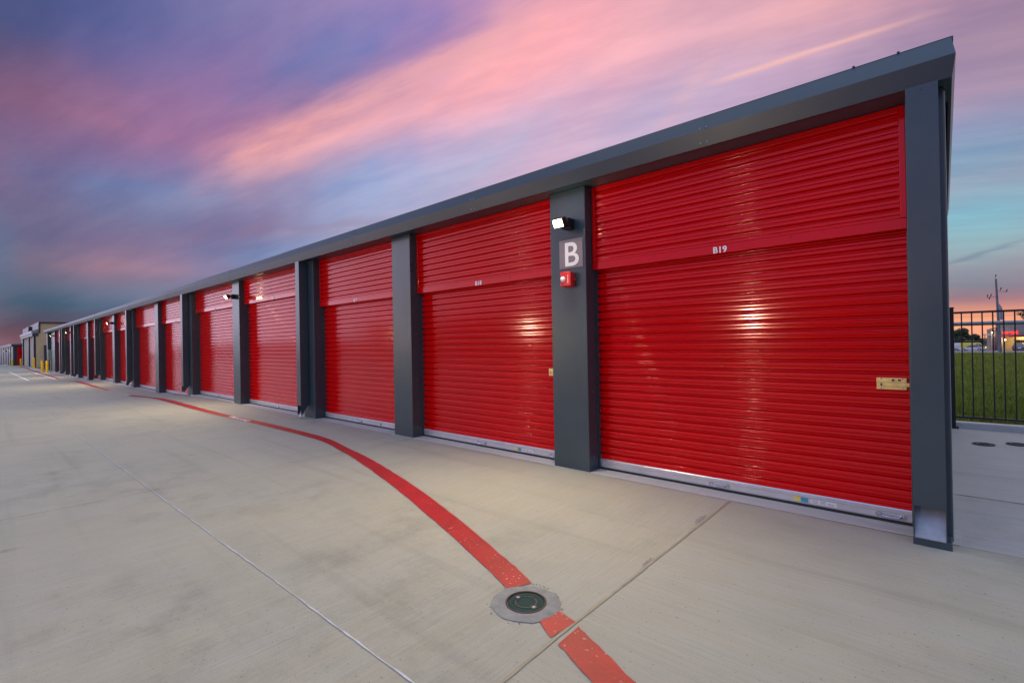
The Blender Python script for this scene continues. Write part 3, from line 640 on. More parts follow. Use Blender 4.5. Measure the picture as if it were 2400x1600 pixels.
def door(x0, x1, base, hdr, num, near):
    cx = (x0 + x1) / 2
    d = MB().prism(ribs(base + 0.122, hdr + 0.12, YC, YC + 0.07), x0 + 0.012, x1 - 0.012).build('door', M['red_steel'], bld, smooth=True, sharp=50)
    # header housing over the opening
    xa, xb = x0 + 0.006, x1 - 0.006
    h = MB().prism(ribs(hdr + 0.086, ZS - 0.045, YH + 0.006, YH + 0.075), xa + 0.042, xb - 0.042).build('header', M['red_steel'], d, smooth=True, sharp=50)
    fr = []
    fr.append(MB().prism([(YH, hdr), (YH, hdr + 0.080), (YH + 0.005, hdr + 0.085), (YH + 0.06, hdr + 0.085), (YH + 0.06, hdr)], xa, xb))
    fr.append(MB().box(xa, xa + 0.040, YH - 0.002, YH + 0.09, hdr + 0.0865, ZS - 0.004))
    fr.append(MB().box(xb - 0.040, xb, YH - 0.002, YH + 0.09, hdr + 0.0865, ZS - 0.004))
    fr.append(MB().box(xa + 0.041, xb - 0.041, YH + 0.001, YH + 0.09, ZS - 0.044, ZS - 0.004))
    for k_, q in enumerate(fr): q.build('header_rail' if k_ in (0, 3) else 'header_stile', M['red_steel'], d, bevel=0.003 if near else 0)
    if near:
        for fx in (0.27, 0.72):
            MB().tube((x0 + (x1 - x0) * fx, YH - 0.004, hdr + 0.062), (x0 + (x1 - x0) * fx, YH + 0.001, hdr + 0.062), 0.006, 10).build('rivet', M['dark_slot'], d)
    for xx in (x0 + 0.001, x1 - 0.013): MB().box(xx, xx + 0.012, YC - 0.03, YC + 0.05, base + 0.01, hdr + 0.06).build('guide_track', M['grey_steel'], d)
    # aluminium bottom bar with a black seal
    bb = MB().prism([(YC - 0.006, base + 0.028), (YC - 0.010, base + 0.040), (YC - 0.010, base + 0.088), (YC - 0.020, base + 0.094), (YC - 0.020, base + 0.104), (YC - 0.008, base + 0.110), (YC - 0.012, base + 0.116), (YC - 0.004, base + 0.124), (YC + 0.03, base + 0.124), (YC + 0.03, base + 0.028)], x0 + 0.014, x1 - 0.014)
    bo = bb.build('bottom_bar', M['alum'], d)
    MB().prism([(YC - 0.012, base + 0.0065), (YC - 0.012, base + 0.027), (YC + 0.03, base + 0.027), (YC + 0.03, base + 0.0065)], x0 + 0.016, x1 - 0.016).build('bottom_seal', M['rubber'], d)
    if x1 > -20:
        for hx in ((cx - 0.06, x1 - 0.145)):
            hb = MB(); zc = base + 0.062
            for s in (-1, 1):
                hb.tube((hx + s * 0.08, YC - 0.0105, zc), (hx + s * 0.08, YC - 0.016, zc), 0.021, 14)
                hb.tube((hx + s * 0.08, YC - 0.016, zc + .002), (hx + s * 0.08, YC - 0.022, zc + .002), 0.008, 10)
            hb.path([(hx - 0.072, YC - 0.016, zc), (hx - 0.055, YC - 0.036, zc - 0.004), (hx, YC - 0.042, zc - 0.006), (hx + 0.055, YC - 0.036, zc - 0.004), (hx + 0.072, YC - 0.016, zc)], 0.0075, 8)
            hb.build('lift_handle', M['chrome'], d, smooth=True)
    if near:
        for sx0, w_, m_ in ((x1 - 0.83, 0.05, M['sticker_yellow']), (x1 - 0.775, 0.055, M['sticker_blue']), (x1 - 0.70, 0.19, M['sticker_white'])):
            MB().box(sx0, sx0 + w_, YC - 0.0118, YC - 0.0108, base + 0.045, base + 0.083).build('sticker', m_, d)
        tx = MB()
        for i in range(3):
            for k in range(3 - (i == 2)):
                q = x1 - 0.69 + k * 0.058; tx.box(q, q + 0.045, YC - 0.0126, YC - 0.0119, base + 0.052 + i * 0.010, base + 0.0555 + i * 0.010)
        tx.build('sticker_text', M['sticker_ink'], d)
    if x1 > -24:
        lx = x1 - 0.108; lz = base + 1.118; lt = MB()
        lt.box(lx - 0.112, lx + 0.078, YC - 0.010, YC - 0.003, lz - 0.047, lz + 0.047)
        l0 = lt.build('latch', M['brass'], d, bevel=0.002)
        MB().box(lx - 0.112, lx + 0.078, YC - 0.020, YC - 0.0101, lz + 0.012, lz + 0.047).build('latch_rail', M['brass'], d, bevel=0.003)
        MB().box(lx - 0.112, lx + 0.078, YC - 0.018, YC - 0.0101, lz - 0.047, lz - 0.026).build('latch_rail', M['brass'], d, bevel=0.003)
        MB().box(lx - 0.110, x1 - 0.003, YC - 0.022, YC - 0.0105, lz - 0.022, lz + 0.008).build('latch_bolt', M['brass'], d, bevel=0.002)
        for q in (-0.015, 0.025): MB().box(lx + q, lx + q + 0.018, YC - 0.0215, YC - 0.0195, lz + 0.022, lz + 0.036).build('latch_slot', M['dark_slot'], d)
        MB().box(lx - 0.086, lx - 0.076, YC - 0.0235, YC - 0.0215, lz - 0.018, lz + 0.003).build('latch_slot', M['dark_slot'], d)
        for q, w_ in ((-0.082, .04), (0.052, .04), (-0.082, -.036), (0.052, -.036)): MB().tube((lx + q, YC - 0.024, lz + w_), (lx + q, YC - 0.016, lz + w_), 0.0055, 8).build('latch_bolt_head', M['chrome'], d)
    if x1 > -45:
        text_obj(num, 0.082, lambda x, y, z: (cx + 0.02 + x, YH - 0.0045 - z, hdr + 0.006 + y), M['white_vinyl'], 'unit_number', d, bold=0.022, sx=1.0)
    return d
M['sticker_yellow'] = mat('yellow_sticker', (0.75, 0.62, 0.10), 0.4)
M['sticker_blue'] = mat('blue_sticker', (0.05, 0.30, 0.50), 0.4)
M['sticker_white'] = mat('white_sticker', (0.72, 0.72, 0.76), 0.4)
M['sticker_ink'] = mat('grey_ink', (0.2, 0.2, 0.24), 0.5)
edges = [(-0.195, -3.036)] + [(a - PW, b) for a, b in zip(PR[:-1], PR[1:])]
for i, (xr, xl) in enumerate(edges):
    base = floorz((xr + xl) / 2)
    hdr = 2.325 if i < 3 else base + 2.65
    door(xl, xr, base, hdr, 'B%d' % (19 - i), i < 3)
MB().box(-65.2, -59.21, YH + .1, YH + .14, -0.45, ZS - .002).build('wall_panel', M['grey_steel'], bld)

# ---------------------------------------------------------------- wall lamps, sign, alarm
def lamp_light(loc, energy, parent, size=0.09):
    l = bpy.data.lights.new('lamp_glow', 'SPOT'); l.energy = energy; l.color = (1.0, 0.78, 0.48); l.spot_size = R(165); l.spot_blend = 0.9; l.shadow_soft_size = size
    o = bpy.data.objects.new('lamp_glow', l); C.objects.link(o); o.parent = parent; o.location = Vector(loc)
    o.rotation_euler = Vector((0.0, -0.85, -0.62)).to_track_quat('-Z', 'Y').to_euler()
    return o
def make_lamp():
    """origin on the pillar face; the lit head looks out over the lane and down"""
    t = empty('wall_lamp', (0, 0, 0))
    MB().box(-0.055, 0.055, -0.12, 0.0, -0.055, 0.065).build('back_box', M['black_metal'], t, bevel=0.006)
    MB().tube((0, -0.03, 0.005), (0, -0.16, 0.02), 0.020, 12).tube((-0.045, -0.16, 0.02), (0.045, -0.16, 0.02), 0.024, 12).build('knuckle', M['black_metal'], t, smooth=True)
    Mx = Matrix.Translation((0, -0.215, -0.005)) @ Matrix.Rotation(R(28), 4, 'X')
    hd = MB().box(-0.070, 0.070, -0.030, 0.045, -0.05, 0.05)
    for i in range(6): hd.box(-0.062 + i * 0.0235, -0.057 + i * 0.0235, 0.0452, 0.065, -0.04, 0.04)
    hd.xf(Mx).build('head', M['black_metal'], t, bevel=0.004)
    MB().box(-0.063, 0.063, -0.036, -0.031, -0.043, 0.043).xf(Mx).build('lens', M['lens'], t, bevel=0.002)
    lamp_light((0, -0.31, -0.04), 330, t)
    l = bpy.data.lights.new('lamp_spill', 'POINT'); l.energy = 6; l.color = (1, .76, .42); l.shadow_soft_size = 0.05
    o = bpy.data.objects.new('lamp_spill', l); C.objects.link(o); o.parent = t; o.location = (0, -0.30, 0.02)
    return t
lp = make_lamp()
LAMPS = [(-3.24, 'lit wall lamp glaring above the letter B sign on the near pillar'), (-14.12, 'lit wall lamp on the pillar between the fourth and fifth red doors from the right'),
         (-31.38, 'lit wall lamp on a middle pillar, third largest of the row'), (-48.06, 'small lit wall lamp near the far end of the red doors'), (-58.95, 'farthest lit wall lamp, by the grey panel and the electric cabinet')]
for i, (x, lab) in enumerate(LAMPS):
    o = lp if i == 0 else copy_tree(lp)
    o.location = (x, YP - 0.001, 2.86)
    tag(o, lab, 'wall lamp', 'lit wall lamps on the storage building pillars')

t = empty('letter_sign', (-3.235, YP, 2.53)); tag(t, 'square grey sign with a large white letter B under the wall lamp', 'sign')
MB().box(-3.402, -3.072, YP - 0.007, YP - 0.001, 2.362, 2.698).build('sign_plate', M['sign_grey'], t, bevel=0.002)
text_obj('B', 0.395, lambda x, y, z: (-3.232 + x, YP - 0.0095 - z, 2.388 + y), M['white_vinyl'], 'sign_letter', t, bold=0.010, sx=1.0)
t = empty('fire_alarm', (-3.26, YP, 2.22)); tag(t, 'red fire alarm horn with a clear strobe below the letter B sign', 'fire alarm')
MB().box(-3.315, -3.19, YP - 0.045, YP - 0.001, 2.135, 2.30).build('back_box', M['alarm_red'], t, bevel=0.004)
MB().box(-3.335, -3.185, YP - 0.095, YP - 0.0455, 2.142, 2.312).build('body', M['alarm_red'], t, bevel=0.010)
MB().lathe([(0.0005, 0.022), (0.016, 0.020), (0.028, 0.012), (0.032, 0.0), (0.034, -0.002)], 0, 0, 20).xf(Matrix.Translation((-3.293, YP - 0.0955, 2.226)) @ Matrix.Rotation(R(90), 4, 'X')).build('strobe', M['strobe'], t, smooth=True)
for i, ch in enumerate('FIRE'):
    text_obj(ch, 0.026, lambda x, y, z, i=i: (-3.222 + x, YP - 0.0965 - z, 2.252 - 0.024 * i + y), M['white_vinyl'], 'alarm_letter', t, bold=0.02)
MB().tube((-3.19, YP - 0.022, 2.222), (-3.168, YP - 0.022, 2.222), 0.012, 12).build('conduit_plug', M['alarm_red'], t, smooth=True)

# electric cabinet and bollards at the far end
t = empty('electric_cabinet', (-61.0, 4.48, -0.39)); tag(t, 'grey-green electric cabinet on a pipe behind the yellow bollards', 'cabinet')
MB().box(-61.3, -60.9, 4.40, 4.62, 0.72, 1.65).build('cabinet_box', M['elec'], t, bevel=0.02)
MB().tube((-61.0, 4.56, -0.40), (-61.0, 4.56, 0.719), 0.045, 12).build('conduit', M['pipe'], t, smooth=True)
MB().box(-61.2, -61.0, 4.385, 4.3985, 0.95, 1.4).build('cabinet_door', M['elec'], t, bevel=0.005)
def make_bollard():
    t = empty('bollard', (0, 0, 0))
    MB().lathe([(0.095, 0.0), (0.095, 1.0), (0.088, 1.04), (0.06, 1.065), (0.0, 1.075)], 0, 0, 20).build('post', M['yellow'], t, smooth=True)
    MB().lathe([(0.13, -.02), (0.125, 0.012), (0.096, 0.02)], 0, 0, 20).build('footing', M['sill'], t, smooth=True)
    return t
bo = make_bollard()
for i, (x, y, s, lab) in enumerate([(-59.6, 4.22, 1.0, 'yellow bollard in front of the electric cabinet'), (-61.9, 4.06, 1.0, 'yellow bollard just left of the electric cabinet'),
                                    (-76.5, 4.34, 1.15, 'yellow bollard standing alone before the tan block building'), (-94, 4.08, 1.0, 'yellow bollard before the low building with a red door'),
                                    (-97, 3.36, 0.95, 'farthest yellow bollard, leftmost and smallest')]):
    o = bo if i == 0 else copy_tree(bo)
    o.location = (x, y, G(x)); o.scale = (1, 1, s)
    tag(o, lab, 'bollard', 'yellow bollards at the far left')

# ---------------------------------------------------------------- fence at the right
fn = empty('metal_fence', (1.3, 10.49, 0)); tag(fn, 'black steel picket fence beside the end of the storage building', 'fence')
for x0 in (0.037, 2.52, 5.0, 7.48):
    po = MB().box(x0, x0 + 0.08, 10.45, 10.495, 0.0, 1.92)
    po = po.build('post', M['fence_black'], fn, bevel=0.004)
    MB().box(x0 - 0.006, x0 + 0.086, 10.444, 10.499, 1.921, 1.938).build('cap', M['fence_black'], po, bevel=0.003)
    MB().box(x0 - 0.03, x0 + 0.11, 10.43, 10.4985, 0.0, 0.012).tube((x0 + .10, 10.46, .01), (x0 + .10, 10.46, .035), .012, 6).build('foot_plate', M['fence_black'], po)
for x0 in (0.118, 2.601, 5.081):
    MB().box(x0, x0 + 2.40, 10.455, 10.489, 1.832, 1.862).build('top_rail', M['fence_black'], fn)
    MB().box(x0, x0 + 2.40, 10.455, 10.489, 0.176, 0.204).build('bottom_rail', M['fence_black'], fn)
    for k in range(20): MB().box(x0 + 0.080 + k * 0.1176, x0 + 0.0965 + k * 0.1176, 10.463, 10.480, 0.2045, 1.8315).build('picket', M['fence_black'], fn)
pr = MB().tube((-0.6, 12.0, 1.690), (9, 12.0, 1.700), 0.036, 16)
t = empty('pipe_rail', (2, 12.0, 0)); tag(t, 'horizontal grey steel pipe running just beyond the black fence', 'rail')
pr.build('pipe', M['pipe'], t, smooth=True)
for x in (-0.5, 4.2, 8.9): MB().tube((x, 12.0, -0.05), (x, 12.0, 1.66), 0.036, 12).build('support', M['pipe'], t, smooth=True)

# ---------------------------------------------------------------- grass field beyond the fence
def grass():
    vs, fs = [], []
    rnd = random.Random(5)
    for i in range(52000):
        y = 10.68 + 42.4 * (rnd.random() ** 1.5)
        x = rnd.uniform(-1.2, 1.5 + 0.17 * y)
        sc_ = 1 + y * 0.035
        h = rnd.uniform(0.05, 0.15) * (1.4 if rnd.random() < 0.08 else 1); w = rnd.uniform(0.003, 0.006) * sc_; a = rnd.uniform(0, 6.28); lx, ly = rnd.uniform(-.06, .06), rnd.uniform(-.06, .06)
        c_, s_ = math.cos(a) * w, math.sin(a) * w; b = len(vs)
        vs += [(x - c_, y - s_, -0.03), (x + c_, y + s_, -0.03), (x + lx * .5 + c_ * .6, y + ly * .5 + s_ * .6, h * .6), (x + lx * .5 - c_ * .6, y + ly * .5 - s_ * .6, h * .6), (x + lx, y + ly, h)]
        fs += [(b, b + 1, b + 2, b + 3), (b + 3, b + 2, b + 4)]
    me = bpy.data.meshes.new('grass'); me.from_pydata(vs, [], fs); me.materials.append(M['grass'])
    o = bpy.data.objects.new('grass', me); C.objects.link(o)
    tag(o, 'rough olive green grass field beyond the black fence', 'grass', kind='stuff')
M['grass'] = mat('grass_blades', (0.20, 0.25, 0.02), 0.7, var=0.5, vscale=1.6)
grass()

# ---------------------------------------------------------------- trees
M['bark'] = mat('bark', (0.06, 0.045, 0.035), 0.9)
M['leaf'] = mat('leaf_dark_green', (0.030, 0.075, 0.030), 0.7, var=0.45, vscale=0.6)
def tree(name, x, y, z, h, rw, label, n=2600, leaf=0.16, base=0.30, seed=1, group=None):
    rnd = random.Random(seed)
    t = empty(name, (x, y, z)); tag(t, label, 'tree', group)
    tr = MB().tube((x, y, z - 0.1), (x + .05, y, z + h * .45), h * .028, 10, r1=h * .016)
    blobs = []
    for k in range(14):
        a = rnd.uniform(0, 6.28); q = rw * rnd.uniform(0.2, 0.75); zz_ = z + h * rnd.uniform(base + .08, .88)
        q *= max(0.35, 1 - abs((zz_ - z) / h - 0.55) * 1.3)
        bx_, by_ = x + q * math.cos(a), y + q * math.sin(a); br = rw * rnd.uniform(.24, .46); blobs.append((bx_, by_, zz_, br))
        tr.tube((x + .03, y, z + h * rnd.uniform(.25, .45)), (bx_, by_, zz_), h * .010, 6, r1=h * .003)
    tr.build('trunk', M['bark'], t)
    cr = MB(); vs, fs = cr.v, cr.f
    for i in range(n):
        bx_, by_, bz, br = rnd.choice(blobs)
        d = Vector((rnd.gauss(0, 1), rnd.gauss(0, 1), rnd.gauss(0, 1))).normalized() * br * (rnd.random() ** 0.4)
        p = Vector((bx_, by_, bz)) + Vector((d.x, d.y, d.z * .75))
        a = Vector((rnd.gauss(0, 1), rnd.gauss(0, 1), rnd.gauss(0, 1))).normalized(); b_ = a.orthogonal().normalized(); s = leaf * rnd.uniform(.6, 1.4)
        k = len(vs); vs += [tuple(p - a * s), tuple(p + b_ * s * .5), tuple(p + a * s), tuple(p - b_ * s * .5)]; fs.append((k, k + 1, k + 2, k + 3))
    cr.build('crown', M['leaf'], t)
    return t
zr = lambda y: H(y)
tree('tree', 3.6, 205, -2.8, 6.3, 3.2, 'round dark green tree left of the utility pole, behind the yellow van', 4200, .22, .12, 3, 'trees behind the car park')
tree('tree', 0.2, 212, -2.8, 6.0, 3.2, 'dark green tree just right of the fence post, behind the parked cars', 4200, .22, .12, 4, 'trees behind the car park')
tree('tree', 7.4, 210, -2.8, 4.4, 2.6, 'lower dark tree between the round tree and the shop canopy', 3200, .2, .1, 5, 'trees behind the car park')
tree('tree', 10.1, 110, H(110), 7.0, 2.3, 'thin-leaved tree poking over the top rail at the right picture edge', 900, .13, .55, 7)

# ---------------------------------------------------------------- utility pole with transformer and wires
M['wood'] = mat('weathered_pole_wood', (0.17, 0.16, 0.18), 0.85, var=0.2, vscale=2)
M['trafo'] = mat('transformer_grey', (0.22, 0.25, 0.28), 0.5)
yp = 75.0; zp = H(75)
t = empty('utility_pole', (4.33, yp, zp)); tag(t, 'tall wooden utility pole with insulators rising behind the fence', 'utility pole')
MB().tube((4.55, yp, zp - 0.3), (4.31, yp, 7.55), 0.15, 14, r1=0.08).build('pole', M['wood'], t, smooth=True)
MB().tube((4.62, yp - .32, 3.0), (4.60, yp - .32, 4.3), 0.15, 12).tube((4.60, yp - .32, 4.3), (4.48, yp - .32, 4.75), 0.15, 12, r1=.05).build('transformer', M['trafo'], t, smooth=True)
ins = MB()
for dx_, z in ((-0.10, 7.85), (0.27, 6.4), (0.72, 6.15), (-0.78, 5.7), (-0.5, 5.75), (-0.62, 5.45)):
    ins.tube((4.38 + dx_, yp, z - .12), (4.44 + dx_, yp, z + .16), 0.045, 8)
ins.tube((4.3, yp, 5.6), (3.6, yp, 5.5), 0.02, 6).tube((4.35, yp, 6.2), (5.1, yp, 6.05), 0.02, 6)
ins.build('insulators', M['black_metal'], t)
w = MB()
for z0, z1 in ((4.35, 4.6), (3.85, 4.3)):
    pts = [(-40 + i * 8, 88 - 0.2 * i, z0 + (z1 - z0) * i / 15 + 0.25 * ((i / 7.5 - 1) ** 2 - 1)) for i in range(16)]
    w.path(pts, 0.012, 4)
tag(w.build('power_line', M['black_metal']), 'thin dark power lines crossing the orange strip of sky', 'power line')

# ---------------------------------------------------------------- shop beyond the road
M['shop_grey'] = mat('shop_wall_grey', (0.22, 0.215, 0.23), 0.8, stretch=(8, 1, 0.3), var=0.06, vscale=1)
M['shop_tan'] = mat('shop_wall_tan', (0.50, 0.36, 0.16), 0.85, var=0.1, vscale=2)
M['shop_beige'] = mat('shop_beige', (0.33, 0.29, 0.27), 0.85)
M['shop_red'] = mat('shop_red_band', (0.25, 0.03, 0.04), 0.6)
M['shop_dark'] = mat('shop_dark_glass', (0.02, 0.015, 0.015), 0.2)
M['shop_purple'] = mat('shop_dark_post', (0.06, 0.03, 0.06), 0.6)
M['neon'] = mat('neon_red', (1, 0.05, 0.03), 0.4, emit=(1.0, 0.035, 0.02), es=2.2)
M['roadside'] = mat('brown_wall', (0.20, 0.13, 0.11), 0.85)
M['lit_window'] = mat('lit_window', (1, .8, .5), 0.5, emit=(1.0, 0.70, 0.35), es=1.1)
zg = H(172) - 0.01
t = empty('shop_building', (16, 172, zg)); tag(t, 'grey shop with a glowing red sign over a warm lit entrance across the road', 'building')
MB().box(10.45, 34, 170, 186, 1.18, 4.4).build('upper_wall', M['shop_grey'], t)
MB().box(10.40, 34, 169.6, 170.4, 0.62, 1.17).build('red_band', M['shop_red'], t)
MB().box(10.75, 34, 172.2, 186, zg, 0.61).build('entrance_wall', M['shop_tan'], t)
MB().box(13.2, 15.4, 172.0, 172.19, zg, -0.05).build('window', M['shop_dark'], t)
MB().box(16.2, 19.4, 172.0, 172.19, zg, -0.05).build('window', M['shop_dark'], t)
MB().box(8.75, 10.40, 171, 186, zg, 2.55).build('side_wing', M['shop_beige'], t)
MB().prism([(8.6, 2.56), (10.39, 3.0), (10.39, 3.2), (8.6, 2.75)], 170.6, 186, axis='y').build('wing_roof', M['shop_dark'], t)
MB().box(9.35, 9.75, 170.5, 170.9, zg, 2.55).build('post', M['shop_purple'], t)
MB().box(10.42, 10.7, 169.7, 170.1, zg, 0.6).build('post', M['shop_beige'], t)
MB().box(7.6, 8.74, 171.5, 176, 1.2, 1.5).build('canopy', M['trafo'], t)
MB().box(7.6, 7.75, 171.5, 171.7, zg, 1.19).build('post', M['shop_purple'], t)
text_obj('meat', 1.25, lambda x, y, z: (10.75 + x, 169.95 - z, 1.42 + y), M['neon'], 'sign_letters', t, bold=0.03, sx=1.02, extrude=0.05, align='LEFT')
def shop_lamp(x, y, z, label, e=60):
    t = empty('shop_lamp', (x, y, z)); tag(t, label, 'lamp')
    MB().lathe([(0.0, -0.17), (0.12, -0.13), (0.17, 0.0), (0.12, 0.13), (0.0, 0.17)], x, y, 12, z0=z).build('globe', M['lens_far'], t, smooth=True)
    MB().tube((x, y, z + .15), (x, y + 1.0, z + .3), 0.04, 6).build('arm', M['black_metal'], t)
    l = bpy.data.lights.new('lamp_glow', 'POINT'); l.energy = e; l.color = (1, .74, .40); l.shadow_soft_size = 0.25
    o = bpy.data.objects.new('lamp_glow', l); C.objects.link(o); o.parent = t; o.location = (0, -0.7, -0.2)
shop_lamp(8.95, 170.2, 1.8, 'bright round lamp under the shop side wing roof', 120)
shop_lamp(11.1, 169.4, 0.0, 'bright round lamp beside the shop entrance under the red band', 160)
for lx in (14.5, 18.5):
    l = bpy.data.lights.new('entrance_light', 'POINT'); l.energy = 260; l.color = (1, .75, .38); l.shadow_soft_size = 0.4
    o = bpy.data.objects.new('entrance_light', l); C.objects.link(o); o.parent = t; o.location = Vector((lx, 171.2, 0.35)) - t.location

# ---------------------------------------------------------------- parked vehicles
def carpaint(name, c): return mat(name, c, 0.25, coat=0.6)
M['tyre'] = mat('tyre', (0.012, 0.012, 0.013), 0.8); M['glass'] = mat('car_glass', (0.03, 0.045, 0.07), 0.08, spec=0.8)
M['lampglass'] = mat('headlight_glass', (0.8, 0.82, 0.85), 0.15)
def vehicle(name, label, cat, loc, rz, L_, W_, body, roof, paint_m, group, wheel_r=0.33, van=False):
    """body and roof are side outlines (x along the car, z up), rounded across the width"""
    t = empty(name, loc, 0)
    Rm = Matrix.Translation(Vector(loc)) @ Matrix.Rotation(rz, 4, 'Z')
    def loft(outline, w, zt, tuck):
        mb = MB(); n_ = len(outline)
        secs = [(-w / 2, 0.90), (-w / 2 + 0.10, 1.0), (w / 2 - 0.10, 1.0), (w / 2, 0.90)]
        cx_ = sum(p[0] for p in outline) / n_; cz = sum(p[1] for p in outline) / n_
        for yy, s in secs:
            for px_, pz in outline:
                q = tuck * max(0, (pz - zt)) if zt is not None else 0
                mb.v.append((cx_ + (px_ - cx_) * (0.5 + s / 2), yy * (1 - q), cz + (pz - cz) * s))
        for k in range(3):
            for i in range(n_):
                j = (i + 1) % n_; mb.f.append((k * n_ + i, k * n_ + j, (k + 1) * n_ + j, (k + 1) * n_ + i))
        mb.f += [tuple(range(n_ - 1, -1, -1)), tuple(range(3 * n_, 4 * n_))]
        return mb.xf(Rm)
    loft(body, W_, None, 0).build('body', paint_m, t, smooth=True, sharp=40)
    zt = min(p[1] for p in roof)
    if van:
        loft(roof, W_ * 0.96, zt, 0.10).build('cabin', paint_m, t, smooth=True, sharp=40)
        for sy in (-1, 1): MB().prism([(0.55, 1.22), (1.72, 1.20), (1.12, 1.72), (0.55, 1.74)], sy * W_ * .475 - .02, sy * W_ * .475 + .02, axis='y').xf(Rm).build('side_window', M['glass'], t)
        MB().add([(1.93, -W_ * .4, 1.16), (1.93, W_ * .4, 1.16), (1.24, W_ * .36, 1.78), (1.24, -W_ * .36, 1.78)], [(0, 1, 2, 3)]).xf(Rm).build('windscreen', M['glass'], t)
    else: loft(roof, W_ * 0.90, zt, 0.30).build('windows', M['glass'], t, smooth=True, sharp=40)
    zr_ = max(p[1] for p in roof); xs_ = [p[0] for p in roof if p[1] > zr_ - 0.12]
    MB().box(min(xs_), max(xs_), -W_ * .36, W_ * .36, zr_ - 0.05, zr_ + 0.02).xf(Rm).build('roof', paint_m, t, bevel=0.02)
    for sx_ in (-1, 1):
        for sy in (-1, 1):
            wx = sx_ * L_ * 0.31; wy = sy * (W_ / 2 - 0.10)
            w_ = MB().tube((wx, wy - 0.11, wheel_r), (wx, wy + 0.11, wheel_r), wheel_r, 18).xf(Rm).build('wheel', M['tyre'], t, smooth=True)
            MB().tube((wx, wy - 0.115, wheel_r), (wx, wy + 0.115, wheel_r), wheel_r * .6, 14).xf(Rm).build('rim', M['chrome'], w_, smooth=True)
    for sy in (-1, 1):
        MB().box(L_ / 2 - 0.10, L_ / 2 + 0.005, sy * W_ * .36 - .17, sy * W_ * .36 + .17, 0.62, 0.80).xf(Rm).build('headlight', M['lampglass'], t, bevel=0.03)
        MB().box(-L_ / 2 - 0.005, -L_ / 2 + 0.08, sy * W_ * .38 - .12, sy * W_ * .38 + .12, 0.70, 0.88).xf(Rm).build('tail_light', M['shop_red'], t, bevel=0.02)
    MB().box(L_ / 2 - 0.06, L_ / 2 + 0.012, -W_ * .2, W_ * .2, 0.52, 0.76).xf(Rm).build('grille', M['black_metal'], t, bevel=0.01)
    tag(t, label, cat, group); return t
sedan_b = [(-2.3, .25), (2.3, .25), (2.32, .55), (2.15, .74), (1.25, .86), (-1.6, .92), (-2.25, .88), (-2.34, .55)]
sedan_r = [(-1.75, .90), (1.10, .86), (.45, 1.32), (-.2, 1.43), (-.95, 1.36)]
suv_b = [(-2.3, .32), (2.3, .32), (2.34, .7), (2.2, .98), (1.2, 1.06), (-2.3, 1.08), (-2.36, .7)]
suv_r = [(-2.2, 1.06), (1.05, 1.04), (.5, 1.62), (-.2, 1.74), (-1.9, 1.72)]
van_b = [(-2.5, .3), (2.5, .3), (2.54, .8), (2.1, 1.1), (-2.5, 1.15)]
van_r = [(-2.45, 1.14), (1.9, 1.09), (1.1, 1.85), (.8, 1.98), (-2.4, 2.0)]
M['silver'] = carpaint('silver_paint', (0.55, 0.58, 0.62)); M['yel'] = carpaint('yellow_paint', (0.62, 0.60, 0.04)); M['mauve'] = carpaint('dusk_blue_paint', (0.20, 0.20, 0.30)); M['whitep'] = carpaint('white_paint_van', (0.60, 0.64, 0.72)); M['darkp'] = carpaint('dark_paint', (0.05, 0.05, 0.07))
vz = lambda y: H(y) + 0.006
vehicle('parked_car', 'silver sedan parked side on beyond the grass, seen between the fence pickets', 'car', (5.0, 158, vz(158)), R(160), 4.64, 1.78, sedan_b, sedan_r, M['silver'], 'cars parked by the shop')
vehicle('parked_car', 'bluish grey car facing the camera in front of the lit shop entrance', 'car', (12.9, 159, vz(159)), R(-82), 4.68, 1.86, suv_b, suv_r, M['mauve'], 'cars parked by the shop')
vehicle('parked_car', 'dark car at the right picture edge beside the bluish grey car', 'car', (15.6, 163, vz(163)), R(-80), 4.68, 1.86, suv_b, suv_r, M['darkp'], 'cars parked by the shop')
vehicle('parked_van', 'yellow van parked behind the silver sedan', 'van', (5.5, 166, vz(166)), R(-12), 5.08, 1.9, van_b, van_r, M['yel'], 'vans parked by the shop', van=True)
vehicle('parked_van', 'pale white van with dark windows beside the fence post', 'van', (0.9, 168, vz(168)), R(165), 5.08, 1.9, van_b, van_r, M['whitep'], 'vans parked by the shop', van=True)

# ---------------------------------------------------------------- tan block building and the low far building at the left
def blockmat():
    m, t_, b = newmat('tan_concrete_block'); n = t_.nodes.new; l = t_.links.new
    geo = n('ShaderNodeNewGeometry'); mp = n('ShaderNodeMapping'); mp.inputs['Rotation'].default_value = (R(90), 0, R(90)); l(geo.outputs['Position'], mp.inputs[0])
    sp = n('ShaderNodeSeparateXYZ'); l(geo.outputs['Position'], sp.inputs[0]); cb_ = n('ShaderNodeCombineXYZ')
    ad = n('ShaderNodeMath'); ad.operation = 'ADD'; l(sp.outputs[0], ad.inputs[0]); l(sp.outputs[1], ad.inputs[1]); l(ad.outputs[0], cb_.inputs[0]); l(sp.outputs[2], cb_.inputs[1])
    br = n('ShaderNodeTexBrick'); l(cb_.outputs[0], br.inputs['Vector']); br.inputs['Scale'].default_value = 1.0
    br.inputs['Brick Width'].default_value = 0.4; br.inputs['Row Height'].default_value = 0.2; br.inputs['Mortar Size'].default_value = 0.008
    br.inputs['Color1'].default_value = (0.60, 0.50, 0.32, 1); br.inputs['Color2'].default_value = (0.55, 0.46, 0.30, 1); br.inputs['Mortar'].default_value = (0.42, 0.36, 0.25, 1)
    l(br.outputs[0], b.inputs['Base Color']); b.inputs['Roughness'].default_value = 0.9
    return m
M['block'] = blockmat()
M['navy'] = mat('navy_steel', (0.035, 0.042, 0.07), 0.4, var=0.05)
zb = G(-82)
